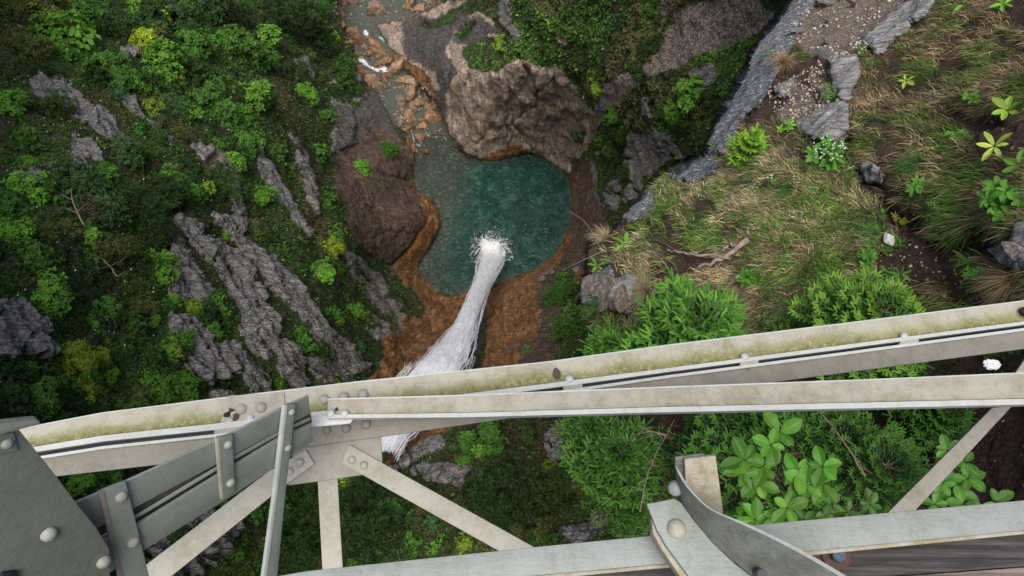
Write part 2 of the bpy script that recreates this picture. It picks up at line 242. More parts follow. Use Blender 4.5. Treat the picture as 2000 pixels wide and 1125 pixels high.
# ------------------------------------------------------------------ material helpers
def newmat(name):
    m = bpy.data.materials.new(name); m.use_nodes = True; nt = m.node_tree; nt.nodes.clear(); return m, nt
class NT:
    def __init__(s, name):
        s.m, s.t = newmat(name); s.out = s.n('ShaderNodeOutputMaterial')
    def n(s, ty, **kw):
        x = s.t.nodes.new(ty)
        for k, v in kw.items(): setattr(x, k, v)
        return x
    def lk(s, a, b): s.t.links.new(a, b)
    def attr(s, name): return s.n('ShaderNodeAttribute', attribute_name=name)
    def noise(s, scale, detail=5, rough=.6, vec=None, dist=0.):
        x = s.n('ShaderNodeTexNoise'); x.inputs['Scale'].default_value = scale; x.inputs['Detail'].default_value = detail; x.inputs['Roughness'].default_value = rough; x.inputs['Distortion'].default_value = dist
        if vec is not None: s.lk(vec, x.inputs['Vector'])
        return x.outputs['Fac']
    def voro(s, scale, vec=None, feat='F1'):
        x = s.n('ShaderNodeTexVoronoi', feature=feat); x.inputs['Scale'].default_value = scale
        if vec is not None: s.lk(vec, x.inputs['Vector'])
        return x.outputs['Distance']
    def math(s, op, a, b=None, clamp=False):
        x = s.n('ShaderNodeMath', operation=op, use_clamp=clamp)
        for i, v in enumerate((a, b)):
            if v is None: continue
            if isinstance(v, (int, float)): x.inputs[i].default_value = v
            else: s.lk(v, x.inputs[i])
        return x.outputs[0]
    def ramp(s, fac, stops):
        x = s.n('ShaderNodeValToRGB'); e = x.color_ramp.elements
        while len(e) < len(stops): e.new(.5)
        for i, (p, c) in enumerate(stops):
            e[i].position = p; e[i].color = (tuple(c) + (1,)) if not isinstance(c, (int, float)) else (c, c, c, 1)
        s.lk(fac, x.inputs[0]); return x.outputs[0]
    def mix(s, fac, a, b, mode='MIX'):
        x = s.n('ShaderNodeMix', data_type='RGBA', blend_type=mode)
        for k, v in ((0, fac), (6, a), (7, b)):
            if isinstance(v, (int, float)): x.inputs[k].default_value = v
            elif isinstance(v, tuple): x.inputs[k].default_value = v + (1,)
            else: s.lk(v, x.inputs[k])
        return x.outputs[2]
    def smooth(s, v, a, b):
        x = s.n('ShaderNodeMapRange', interpolation_type='SMOOTHSTEP'); x.inputs[1].default_value = a; x.inputs[2].default_value = b; s.lk(v, x.inputs[0]); return x.outputs[0]
    def bump(s, h, strength=.5, dist=.1, nrm=None):
        x = s.n('ShaderNodeBump'); x.inputs['Strength'].default_value = strength
        if isinstance(dist, (int, float)): x.inputs['Distance'].default_value = dist
        else: s.lk(dist, x.inputs['Distance'])
        s.lk(h, x.inputs['Height'])
        if nrm is not None: s.lk(nrm, x.inputs['Normal'])
        return x.outputs[0]
    def bsdf(s, col, rough=.8, nrm=None, spec=.3, **kw):
        b = s.n('ShaderNodeBsdfPrincipled')
        for k, v in (('Base Color', col), ('Roughness', rough)):
            if isinstance(v, (int, float)): b.inputs[k].default_value = v
            elif isinstance(v, tuple): b.inputs[k].default_value = v + (1,)
            else: s.lk(v, b.inputs[k])
        b.inputs['Specular IOR Level'].default_value = spec
        if nrm is not None: s.lk(nrm, b.inputs['Normal'])
        return b
    def done(s, sh): s.lk(sh, s.out.inputs['Surface']); return s.m
# terrain material
def terrain_material():
    t = NT('gorge_ground')
    geo = t.n('ShaderNodeNewGeometry').outputs['Position']
    near = t.attr('near').outputs['Fac']
    sc = t.math('ADD', t.math('MULTIPLY', near, 5.), 1.)
    vm = t.n('ShaderNodeVectorMath', operation='SCALE'); t.lk(geo, vm.inputs[0]); t.lk(sc, vm.inputs['Scale']); P = vm.outputs[0]
    mp = t.n('ShaderNodeMapping'); mp.inputs['Rotation'].default_value = (.3, .5, .9); mp.inputs['Scale'].default_value = (.35, 2.2, 1.); t.lk(P, mp.inputs[0]); PS = mp.outputs[0]
    big = t.noise(.28, 5, .6, P); mid = t.noise(1.5, 6, .65, P); fine = t.noise(7., 6, .7, P); speck = t.noise(16., 4, .75, P); strat = t.noise(1.1, 6, .65, PS, .4)
    vo = t.voro(2.2, P); cr = t.voro(.9, PS, 'DISTANCE_TO_EDGE')
    a1 = t.n('ShaderNodeSeparateColor'); t.lk(t.attr('mask_a').outputs['Color'], a1.inputs[0])
    a2 = t.n('ShaderNodeSeparateColor'); t.lk(t.attr('mask_b').outputs['Color'], a2.inputs[0])
    jit = t.math('MULTIPLY', t.math('SUBTRACT', t.math('ADD', t.math('MULTIPLY', mid, .6), t.math('MULTIPLY', fine, .4)), .5), 1.5)
    def edge(m): return t.smooth(t.math('ADD', m, jit), .38, .62)
    soil = t.ramp(mid, [(.25, (.018, .024, .010)), (.5, (.050, .072, .024)), (.62, (.085, .085, .035)), (.8, (.14, .10, .058))])
    litter = t.ramp(fine, [(.3, (.03, .018, .01)), (.55, (.10, .06, .035)), (.75, (.2, .13, .08))])
    base = t.mix(t.smooth(big, .5, .66), soil, t.mix(.45, soil, litter))
    ngr = t.mix(t.smooth(mid, .42, .62), t.ramp(fine, [(.3, (.02, .025, .01)), (.7, (.08, .075, .03))]), litter)
    base = t.mix(near, base, ngr)
    rock = t.ramp(strat, [(.22, (.10, .094, .09)), (.40, (.23, .215, .205)), (.56, (.34, .32, .305)), (.76, (.50, .47, .45))])
    sp2 = t.noise(5.5, 5, .8, P); rock = t.mix(t.math('MULTIPLY', t.smooth(sp2, .50, .60), .85), rock, (.50, .47, .44)); rock = t.mix(t.math('MULTIPLY', t.smooth(sp2, .47, .38), .9), rock, (.085, .08, .078)); rock = t.mix(t.math('MULTIPLY', t.smooth(mid, .52, .62), .55), rock, (.13, .12, .07))
    mq = t.n('ShaderNodeMapping'); mq.inputs['Scale'].default_value = (1.5, .9, .28); t.lk(P, mq.inputs[0]); stratv = t.noise(1.3, 7, .68, mq.outputs[0], .5)
    bulge = t.ramp(stratv, [(.28, (.15, .115, .095)), (.42, (.40, .31, .245)), (.56, (.60, .475, .38)), (.74, (.72, .60, .50))])
    bulge = t.mix(t.smooth(speck, .57, .68), bulge, (.34, .28, .23)); bulge = t.mix(t.math('MULTIPLY', t.smooth(big, .5, .62), .6), bulge, (.17, .155, .15))
    mo_ = t.n('ShaderNodeMapping'); mo_.inputs['Rotation'].default_value = (0, 0, -.6); mo_.inputs['Scale'].default_value = (2.2, .5, .5); t.lk(P, mo_.inputs[0]); ofl = t.noise(.9, 7, .68, mo_.outputs[0], .7)
    oran = t.ramp(ofl, [(.3, (.055, .024, .010)), (.44, (.22, .092, .030)), (.54, (.38, .175, .060)), (.63, (.50, .29, .13)), (.75, (.66, .48, .30))])
    oran = t.mix(t.math('MULTIPLY', t.smooth(fine, .52, .64), .5), oran, (.10, .055, .03)); oran = t.mix(t.math('MULTIPLY', t.smooth(big, .5, .6), .55), oran, (.13, .085, .06))
    brown = t.ramp(t.math('ADD', t.math('MULTIPLY', sp2, .5), t.math('MULTIPLY', strat, .5)), [(.35, (.05, .032, .024)), (.5, (.15, .098, .072)), (.62, (.29, .205, .155))]); brown = t.mix(t.math('MULTIPLY', t.smooth(mid, .48, .6), .6), brown, (.06, .042, .034))
    dark = t.ramp(sp2, [(.3, (.022, .021, .024)), (.48, (.07, .066, .068)), (.58, (.22, .20, .19)), (.66, (.40, .36, .33))]); dark = t.mix(t.math('MULTIPLY', t.smooth(strat, .5, .6), .6), dark, (.15, .13, .12))
    scree = t.ramp(t.voro(6., P), [(.05, (.74, .64, .54)), (.35, (.52, .43, .35)), (.6, (.20, .15, .12))])
    scree = t.mix(near, scree, t.ramp(fine, [(.3, (.06, .045, .035)), (.5, (.16, .125, .10)), (.7, (.32, .27, .22))])); scree = t.mix(t.math('MULTIPLY', t.smooth(mid, .45, .6), .5), scree, t.mix(near, (.44, .36, .29), (.26, .20, .155)))
    blue = t.ramp(sp2, [(.3, (.05, .056, .070)), (.5, (.115, .125, .148)), (.62, (.2, .21, .23))]); mf = t.n('ShaderNodeMapping'); mf.inputs['Rotation'].default_value = (0, 0, -.9); mf.inputs['Scale'].default_value = (.45, 1.6, .45); t.lk(P, mf.inputs[0]); fl = t.noise(4.2, 5, .72, mf.outputs[0]); blue = t.mix(t.smooth(fl, .545, .60), blue, (.50, .49, .47)); blue = t.mix(t.math('MULTIPLY', t.smooth(fine, .5, .4), .5), blue, (.04, .042, .05))
    pale = t.ramp(strat, [(.3, (.07, .07, .072)), (.48, (.25, .245, .24)), (.7, (.5, .49, .47))])
    so = t.ramp(fine, [(.3, (.02, .011, .007)), (.5, (.055, .03, .02)), (.7, (.13, .075, .05))])
    col = base
    m_rock = edge(a1.outputs[0]); m_bulge = edge(a1.outputs[1]); m_or = edge(a1.outputs[2])
    m_br = edge(a2.outputs[0]); m_dk = edge(a2.outputs[1]); m_sc = edge(a2.outputs[2])
    a3 = t.n('ShaderNodeSeparateColor'); t.lk(t.attr('mask_c').outputs['Color'], a3.inputs[0])
    m_so = edge(a3.outputs[0]); m_bl = edge(a3.outputs[1]); m_pa = edge(a3.outputs[2])
    for m, c in ((m_sc, scree), (m_so, so), (m_rock, rock), (m_bulge, bulge), (m_br, brown), (m_dk, dark), (m_or, oran), (m_bl, blue), (m_pa, pale)): col = t.mix(m, col, c)
    # cracks
    crk = t.smooth(cr, .0, .06)
    anyrock = t.math('MAXIMUM', t.math('MAXIMUM', m_rock, m_bulge), t.math('MAXIMUM', m_br, m_or))
    col = t.mix(t.math('MULTIPLY', anyrock, t.math('MULTIPLY', t.math('SUBTRACT', 1., crk), .30)), col, (.02, .016, .014))
    bed = t.attr('bed').outputs['Fac']
    peb = t.ramp(t.voro(3.2, P), [(.0, (.34, .30, .23)), (.35, (.17, .15, .115)), (.7, (.05, .05, .04))])
    col = t.mix(bed, col, t.mix(.5, peb, t.ramp(mid, [(.3, (.13, .12, .085)), (.7, (.30, .27, .2))])))
    h = t.math('ADD', t.math('ADD', t.math('MULTIPLY', t.math('ADD', strat, t.math('MULTIPLY', stratv, m_bulge)), .8), t.math('MULTIPLY', mid, .6)), t.math('ADD', t.math('MULTIPLY', fine, .25), t.math('MULTIPLY', speck, .12)))
    h = t.math('SUBTRACT', h, t.math('MULTIPLY', t.math('SUBTRACT', 1., crk), .25))
    dist = t.math('DIVIDE', .9, sc)
    wetr = t.math('SUBTRACT', .85, t.math('MULTIPLY', t.math('MAXIMUM', m_or, m_dk), .45))
    return t.done(t.bsdf(col, wetr, t.bump(h, .9, dist), .35).outputs[0])
M_TERR = terrain_material()
# ------------------------------------------------------------------ object helpers
def link(o): COL.objects.link(o); return o
def fast_mesh(name, v, q, k=4):
    me = bpy.data.meshes.new(name); v = np.ascontiguousarray(v, np.float32); q = np.ascontiguousarray(q, np.int32)
    me.vertices.add(len(v)); me.vertices.foreach_set('co', v.ravel())
    me.loops.add(q.size); me.loops.foreach_set('vertex_index', q.ravel())
    me.polygons.add(len(q)); me.polygons.foreach_set('loop_start', np.arange(0, q.size, k, dtype=np.int32))
    me.update(calc_edges=True); return me
def set_col(me, name, c):
    a = me.attributes.new(name, 'FLOAT_COLOR', 'POINT'); c = np.asarray(c, np.float32)
    if c.shape[1] == 3: c = np.c_[c, np.ones(len(c), np.float32)]
    a.data.foreach_set('color', np.ascontiguousarray(c, np.float32).ravel())
def set_f(me, name, f):
    a = me.attributes.new(name, 'FLOAT', 'POINT'); a.data.foreach_set('value', np.ascontiguousarray(f, np.float32))
def smooth(me): me.polygons.foreach_set('use_smooth', np.ones(len(me.polygons), bool))
def mobj(name, me, mat, parent=None):
    o = bpy.data.objects.new(name, me); link(o)
    if mat is not None and not me.materials: me.materials.append(mat)
    if parent is not None: o.parent = parent
    return o
def tag(o, label=None, cat=None, group=None, kind=None):
    if label: o['label'] = label
    if cat: o['category'] = cat
    if group: o['group'] = group
    if kind: o['kind'] = kind
    return o
def empty(name, loc, label=None, cat=None, group=None):
    o = bpy.data.objects.new(name, None); o.empty_display_size = .1; link(o); o.location = tuple(loc); return tag(o, label, cat, group)
def local(o_parent, V): return V - np.array(o_parent.location)
def nrm(v): v = np.asarray(v, float); return v / (np.linalg.norm(v, axis=-1, keepdims=True) + 1e-12)
# ------------------------------------------------------------------ terrain objects
ny, nx = SH
idx = np.arange(NV).reshape(SH)
Q = np.stack([idx[1:, :-1], idx[1:, 1:], idx[:-1, 1:], idx[:-1, :-1]], -1).reshape(-1, 4)
cx = px[Q].mean(1); cy = py[Q].mean(1); cm = m_near[Q].max(1); co = out[Q].mean(1)
reg = np.full(len(Q), 0)
reg[(cx < 735 + (cy - 500) * .25)] = 1
reg[(cy > 770) & (cx < 2600)] = 2
reg[(co < 1) & (cy < 600)] = 3
reg[cm > .5] = 4
NAMES = {0: ('cliff', 'brown and grey rock cliff around the green pool, patched with grass'), 1: ('hillside', 'steep shrub-covered left hillside with slanting ribs of grey rock'),
         2: ('lower_slope', 'dark grassy rock slope seen below the steel bridge'), 3: ('stream_bed', 'pebbly bed of the pool and stream'), 4: ('rocky_ledge', 'near rocky ledge on the right with dry grass and brown soil')}
fa = np.clip(g_bulge * (1 - g_mossy), 0, 1)
MA = np.c_[g_rock * far * (1 - g_mossy), fa * far, g_orange * far * (1 - g_mossy)]
MB_ = np.c_[g_brown * far, g_dark * far * (1 - g_mossy), g_scree * (1 - g_mossy * far)]
MC = np.c_[np.maximum(g_soil, hol) * m_near, g_blue * m_near, g_pale * m_near]
bed = sstep(1.5, -1.5, out) * far
for r, (nm, lab) in NAMES.items():
    q = Q[reg == r]; u, inv = np.unique(q, return_inverse=True)
    me = fast_mesh(nm, Vf[u], inv.reshape(-1, 4)); smooth(me)
    set_col(me, 'mask_a', MA[u]); set_col(me, 'mask_b', MB_[u]); set_col(me, 'mask_c', MC[u]); set_f(me, 'near', m_near[u]); set_f(me, 'bed', bed[u])
    me.normals_split_custom_set_from_vertices(N1[u].astype(np.float32)) if False else None
    tag(mobj(nm, me, M_TERR), lab, {0: 'cliff', 1: 'hillside', 2: 'slope', 3: 'stream bed', 4: 'ledge'}[r], kind='structure')
#@@PART2
# ------------------------------------------------------------------ water
def mat_pool():
    t = NT('pool_water'); geo = t.n('ShaderNodeNewGeometry').outputs['Position']
    g = t.attr('deep').outputs['Fac']
    n1 = t.noise(.55, 4, .55, geo, 1.0); n2 = t.noise(1.7, 4, .6, geo, .8)
    deep = t.ramp(n1, [(.3, (.007, .028, .021)), (.5, (.013, .048, .036)), (.68, (.028, .080, .062))])
    shal = t.ramp(n2, [(.3, (.02, .030, .024)), (.5, (.042, .056, .044)), (.7, (.085, .098, .078))])
    gy_ = t.n('ShaderNodeSeparateXYZ'); t.lk(geo, gy_.inputs[0]); shal = t.mix(t.math('MULTIPLY', t.smooth(t.voro(1.7, geo), .3, .55), t.smooth(gy_.outputs[1], 54., 66.)), shal, (.032, .036, .026))
    col = t.mix(t.smooth(t.math('ADD', g, t.math('MULTIPLY', t.math('SUBTRACT', n1, .5), .5)), .1, .9), shal, deep)
    mp = t.n('ShaderNodeMapping'); mp.inputs['Scale'].default_value = (1., .62, 1.); mp.inputs['Rotation'].default_value = (0, 0, .35); t.lk(geo, mp.inputs[0])
    w1 = t.noise(.62, 3, .5, mp.outputs[0], 1.8); w2 = t.noise(1.7, 3, .5, mp.outputs[0], 1.)
    rid = t.math('ABSOLUTE', t.math('SUBTRACT', w1, .5)); 
    h = t.math('SUBTRACT', t.math('MULTIPLY', w2, .22), t.math('MULTIPLY', rid, 2.2))
    b = t.bsdf(col, .42, t.bump(h, .7, .5), .45); b.inputs['IOR'].default_value = 1.33
    return t.done(b.outputs[0])
def mat_stream():
    t = NT('stream_water'); geo = t.n('ShaderNodeNewGeometry').outputs['Position']
    mp = t.n('ShaderNodeMapping'); mp.inputs['Scale'].default_value = (1.4, .8, 1.); mp.inputs['Rotation'].default_value = (0, 0, .5); t.lk(geo, mp.inputs[0])
    w1 = t.noise(1.6, 4, .6, mp.outputs[0], 1.2)
    b = t.bsdf((.32, .36, .34), .1, t.bump(w1, .7, .25), .5); b.inputs['IOR'].default_value = 1.33
    tr = t.n('ShaderNodeBsdfTransparent'); tr.inputs[0].default_value = (.74, .80, .72, 1)
    f = t.n('ShaderNodeFresnel'); f.inputs['IOR'].default_value = 1.33
    gl = t.n('ShaderNodeBsdfGlossy'); gl.inputs['Roughness'].default_value = .12; t.lk(t.bump(w1, .7, .25), gl.inputs['Normal'])
    m1 = t.n('ShaderNodeMixShader'); t.lk(t.math('ADD', f.outputs[0], .10, True), m1.inputs[0]); t.lk(tr.outputs[0], m1.inputs[1]); t.lk(gl.outputs[0], m1.inputs[2])
    d = t.n('ShaderNodeBsdfDiffuse'); d.inputs[0].default_value = (.15, .16, .14, 1)
    m2 = t.n('ShaderNodeMixShader'); m2.inputs[0].default_value = .25; t.lk(m1.outputs[0], m2.inputs[1]); t.lk(d.outputs[0], m2.inputs[2])
    return t.done(m2.outputs[0])
def sheet(name, xs, ys, zfun, keep, mat, deepf=None):
    X, Y = np.meshgrid(xs, ys); x = X.ravel(); y = Y.ravel()
    Vw = at_z(x, y, zfun(x, y)); id_ = np.arange(x.size).reshape(X.shape)
    q = np.stack([id_[1:, :-1], id_[1:, 1:], id_[:-1, 1:], id_[:-1, :-1]], -1).reshape(-1, 4)
    k = keep(x[q].mean(1), y[q].mean(1)); q = q[k]; u, inv = np.unique(q, return_inverse=True)
    me = fast_mesh(name, Vw[u], inv.reshape(-1, 4)); smooth(me)
    if deepf is not None: set_f(me, 'deep', deepf(x[u], y[u]))
    return mobj(name, me, mat)
def deepf(x, y):
    e = sdf(x, y, POOL); g = sstep(4, -14, e) * (.05 + .95 * sstep(835, 945, x + .25 * (y - 430))) * (1 - .55 * sstep(330, 275, y) * sstep(960, 880, x)) * (1 - .4 * sstep(520, 570, y))
    return g
pw = sheet('pool_water', np.arange(780, 1140, 4.), np.arange(262, 600, 4.), lambda x, y: x * 0, lambda x, y: sdf(x, y, POOL) < 14, mat_pool(), deepf)
tag(pw, 'dark green rippled water of the round pool below the fall', 'water', kind='structure')
def szf(x, y): return stream_z(y) + .0 * x + (.10 * (vnoise(np.c_[x / 9, y / 9, x * 0], 9) - .5)) * sstep(275, 255, y)
sw = sheet('stream_water', np.arange(640, 900, 3.), np.arange(-80, 276, 3.), szf, lambda x, y: sdf(x, y, STREAM) < 10, mat_stream())
tag(sw, 'clear grey stream water running between brown boulders', 'water', kind='structure')
# ------------------------------------------------------------------ boulders
def mat_rock(name, c0, c1, c2, sc=1.0, rough=.75):
    t = NT(name); tc = t.n('ShaderNodeTexCoord').outputs['Object']; oi = t.n('ShaderNodeObjectInfo')
    P = t.n('ShaderNodeVectorMath', operation='ADD'); t.lk(tc, P.inputs[0]); t.lk(oi.outputs['Location'], P.inputs[1]); P = P.outputs[0]
    a = t.noise(1.6 * sc, 6, .68, P); b = t.noise(7 * sc, 4, .7, P)
    col = t.ramp(a, [(.28, c0), (.5, c1), (.74, c2)]); col = t.mix(t.smooth(b, .58, .7), col, tuple(min(1, v * 1.35) for v in c2)); col = t.mix(t.smooth(b, .42, .3), col, tuple(v * .5 for v in c0))
    x = t.n('ShaderNodeMix', data_type='RGBA', blend_type='MULTIPLY'); x.inputs[0].default_value = 1; t.lk(col, x.inputs[6]); t.lk(oi.outputs['Color'], x.inputs[7])
    return t.done(t.bsdf(x.outputs[2], rough, t.bump(t.math('ADD', a, t.math('MULTIPLY', b, .4)), .8, .3 / sc), .35).outputs[0])
import bmesh
def ico(sub):
    bm = bmesh.new(); bmesh.ops.create_icosphere(bm, subdivisions=sub, radius=1.); v = np.array([x.co[:] for x in bm.verts]); f = np.array([[x.index for x in g.verts] for g in bm.faces]); bm.free(); return v, f
ICO4 = ico(4); ICO2 = ico(2); ICO1 = ico(1)
def rock_mesh(name, seed, blocky=.5, base=ICO4):
    v, f = base; n = v.copy(); r = np.random.default_rng(seed)
    # cut by random planes: faceted boulders
    w = v.copy()
    for _ in range(11):
        d = nrm(r.normal(size=3)); h = r.uniform(.42, .82); s = w @ d; k = s > h; w[k] -= np.outer((s[k] - h) * .92, d)
    w += n * ((fbm(n * 1.6 + seed, seed, 4) - .5) * .28)[:, None] + n * ((fbm(n * 5 + seed, seed + 3, 3, .6, True) - .6) * .10)[:, None]
    me = fast_mesh(name, w, f, 3); smooth(me); return me
M_BOULD = mat_rock('wet_brown_boulder', (.045, .032, .023), (.21, .145, .097), (.43, .33, .245), 2.0, .6)
rock_meshes = [rock_mesh('boulder', 300 + i) for i in range(7)]
B = [ # px, py, rx, ry, rot, tone, label
 (736,17,20,15,.1,'b','large brown triangular boulder standing alone in the upper stream'),
 (732,93,24,15,-.05,'o','big rounded orange boulder between the two white cascades'),
 (748,121,18,11,.45,'k','wet dark orange boulder leaning just below the big rounded one'),
 (781,128,20,18,-.3,'g','broad pinkish block beside the foot of the dark cliff'),
 (701,135,13,10,0,'o','smooth orange boulder left of the lower white cascade'),
 (717,141,9,8,.3,'o','small orange boulder directly below the lower white cascade'),
 (729,154,15,13,.2,'g','pale cracked boulder in the small pile at mid stream'),
 (740,169,16,11,.35,'b','brown wedge-shaped boulder at the bottom of the mid-stream pile'),
 (751,152,6,8,0,'o','little upright orange stone on the right of the mid-stream pile'),
 (796,157,22,12,-.1,'g','wide flat grey-brown boulder on the right bank'),
 (804,181,16,15,.2,'g','grey-brown angular boulder under the wide flat one'),
 (784,195,11,15,.1,'b','tall narrow brown boulder at the left of the right-bank pile'),
 (822,199,10,6,.3,'g','small split slab lying on the grey gravel'),
 (801,221,10,15,.05,'o','bright orange upright boulder halfway to the pool'),
 (845,229,19,13,.25,'o','large orange boulder where the stream meets the pool cliff'),
 (862,221,6,6,0,'o','small orange stone touching the cliff foot beside the large orange boulder'),
 (824,246,10,9,.2,'o','round orange boulder with white water beside it'),
 (800,248,12,7,-.5,'k','wet dark orange slab on the left of the outlet'),
 (821,266,10,7,.1,'o','last smooth orange boulder before the open pool'),
 (833,294,8,5,0,'k','half-sunken brown stone in the shallow pool edge'),
 (771,252,16,8,-.85,'b','long brown rock tongue on the left bank beside a white rill'),
 (688,62,13,8,.1,'o','flat orange boulder above the left end of the rock bar'),
 (699,79,18,9,-.1,'k','long wet orange boulder across the top of the rock bar'),
 (663,76,12,11,.2,'g','pale pink boulder on the far left bank'),
 (675,92,11,10,-.3,'g','pinkish boulder at the lower end of the left bank row'),
 (687,87,7,5,0,'g','small oval stone lodged between the left bank boulders'),
 (659,50,11,12,.3,'b','brown bank boulder under overhanging shrubs'),
 (657,14,13,9,.1,'g','pale cracked boulder at the top left of the stream'),
 (688,2,12,6,0,'b','low brown boulder at the very top edge of the stream'),
 (797,8,7,10,0,'g','narrow pale boulder at the top right of the stream'),
 (819,16,10,11,.1,'g','grey-brown boulder at the top right above the sand bank'),
 (806,3,7,7,0,'g','small pale rock squeezed behind the top right boulders'),
 (843,2,13,6,.2,'b','brown ledge boulder at the top edge right of the white rill'),
 (805,283,9,13,.2,'o','orange rock buttress at the left lip of the pool'),
 (760,146,7,4,0,'k','dark flat stone at the right end of the lower cascade'),
 (811,213,5,5,0,'g','small stone behind the bright orange upright boulder'),
 (832,189,6,6,0,'g','small grey stone beside the cliff foot gravel'),
 (813,203,6,5,0,'g','fist-shaped pale stone among the gravel'),
 (655,30,9,8,0,'g','pale bank rock half hidden by the left shrubs'),
 (670,4,9,6,.4,'g','light tan slab above the top left boulder'),
]
TONE = {'b': (.88, .88, .88), 'o': (1.08, .90, .72), 'g': (1.08, 1.0, .93), 'k': (.7, .52, .36)}
for i, (x, y, rx, ry, rot, tn, lab) in enumerate(B):
    z = float(stream_z(y)) if y < 290 else 0.
    P = at_z(x, y + ry * .25, z + .35); d = float((P - C0) @ F_)
    o = bpy.data.objects.new('boulder', rock_meshes[i % 7]); link(o)
    if not o.data.materials: o.data.materials.append(M_BOULD)
    sx = rx * d / F_PX * 1.22; sy = ry * d / F_PX * 1.25
    o.location = tuple(P); o.scale = (sx, sy * 1.05, min(sx, sy) * 1.15); o.rotation_euler = (0, 0, rot); c = TONE[tn]; o.color = c + (1,)
    tag(o, lab, 'boulder', 'boulders in the stream')
def scatter_px(poly, n):
    p = np.array(poly, float); x = rng.uniform(p[:, 0].min(), p[:, 0].max(), n * 4); y = rng.uniform(p[:, 1].min(), p[:, 1].max(), n * 4)
    k = sdf(x, y, poly) < 0; return x[k][:n], y[k][:n]
bz = np.random.default_rng(44)
BZ = [([(650,0),(672,0),(672,50),(692,95),(668,110),(645,60)], 16), ([(690,60),(740,60),(752,110),(695,110)], 8), ([(700,120),(770,120),(775,175),(715,170)], 12), ([(775,145),(850,165),(858,212),(790,230),(770,190)], 26), ([(765,225),(835,225),(850,270),(790,280)], 14), ([(790,-5),(860,-5),(840,25),(790,20)], 7), ([(680,100),(705,100),(715,150),(690,130)], 6)]
for poly, n in BZ:
    a, b = scatter_px(poly, n)
    for x, y in zip(a, b):
        r = bz.uniform(3.2, 8.0); P = at_z(x, y, float(stream_z(y)) + .12); P[2] = max(P[2], float(ground(x, y)[2]) + .05); d = float((P - C0) @ F_); o = bpy.data.objects.new('stone', rock_meshes[int(bz.integers(0, 7))]); link(o); s_ = r * d / F_PX
        o.location = tuple(P); o.scale = (s_ * bz.uniform(.8, 1.3), s_, s_ * .8); o.rotation_euler = (0, 0, bz.uniform(0, 6)); c = TONE['bogk'[int(bz.integers(0, 4))]]; o.color = c + (1,)
        tag(o, 'small rounded brown stone lying between the larger stream boulders', 'stone', 'small stones of the stream')
# small gravel scattered on the banks
def pebble_field(name, pts, sizes, cols, mat):
    v, f = ICO1; n = len(pts)
    jit = rng.uniform(.6, 1.2, (n, 1, 3)); W = v[None] * jit * sizes[:, None, None]
    W = W + rng.normal(0, .12, (n, len(v), 3)) * sizes[:, None, None] + pts[:, None]
    q = f[None] + (np.arange(n) * len(v))[:, None, None]
    me = fast_mesh(name, W.reshape(-1, 3), q.reshape(-1, 3), 3); set_col(me, 'Col', np.repeat(cols, len(v), 0)); smooth(me); return mobj(name, me, mat)
def mat_vcol(name, rough=.8, spec=.3):
    t = NT(name); c = t.attr('Col').outputs['Color']; return t.done(t.bsdf(c, rough, None, spec).outputs[0])
M_PEB = mat_vcol('gravel_stone')
GX, GY = [], []
for poly, n in (([(800,150),(840,165),(852,205),(835,215),(815,205),(790,180)], 160), ([(650,0),(672,0),(672,50),(690,95),(670,100),(645,60)], 70), ([(780,200),(800,235),(790,250),(770,225)], 40), ([(800,0),(850,-10),(840,20),(800,35)], 50), (STREAM, 420)):
    a, b = scatter_px(poly, n); GX.append(a); GY.append(b)
GX = np.concatenate(GX); GY = np.concatenate(GY); Pp = sample(V, GX, GY); Pp[:, 2] = np.maximum(Pp[:, 2], stream_z(GY) - .05)
sz = rng.uniform(.12, .38, len(GX)) * rng.uniform(.6, 1, len(GX)); cc = np.array([.21, .16, .115]) * rng.uniform(.5, 1.35, (len(GX), 1)) * rng.uniform(.9, 1.1, (len(GX), 3))
tag(pebble_field('gravel', Pp, sz, cc, M_PEB), 'loose brown gravel along the stream bed', 'gravel', kind='stuff')
# ------------------------------------------------------------------ white water
def mat_foam(name, sc=2., lo=.42, hi=.6, streak=(1, 1, 1), bright=.85, op=1., useattr=True):
    t = NT(name); uv = t.n('ShaderNodeUVMap').outputs[0]
    mp = t.n('ShaderNodeMapping'); mp.inputs['Scale'].default_value = streak; t.lk(uv, mp.inputs[0])
    a = t.noise(sc, 7, .68, mp.outputs[0], .6); b = t.noise(sc * 3.1, 6, .7, mp.outputs[0], .3)
    n = t.math('ADD', t.math('MULTIPLY', a, .6), t.math('MULTIPLY', b, .4))
    al = t.attr('alpha').outputs['Fac']
    fac = t.math('MULTIPLY', t.smooth(t.math('ADD', n, t.math('MULTIPLY', t.math('SUBTRACT', al, .5), .5)), lo, hi), op)
    col = t.ramp(n, [(.36, (.78, .80, .86)), (.46, (.95, .96, .98)), (.54, (1., 1., 1.))])
    d = t.bsdf(col, .45, t.bump(n, .35, .15), .3)
    d.inputs['Emission Strength'].default_value = .10; t.lk(col, d.inputs['Emission Color'])  # weak glow added so the white water looks brighter
    tl = t.n('ShaderNodeBsdfTranslucent'); t.lk(col, tl.inputs[0]); dm = t.n('ShaderNodeMixShader'); dm.inputs[0].default_value = .4; t.lk(d.outputs[0], dm.inputs[1]); t.lk(tl.outputs[0], dm.inputs[2])
    tr = t.n('ShaderNodeBsdfTransparent'); m = t.n('ShaderNodeMixShader'); t.lk(fac, m.inputs[0]); t.lk(tr.outputs[0], m.inputs[1]); t.lk(dm.outputs[0], m.inputs[2])
    return t.done(m.outputs[0])
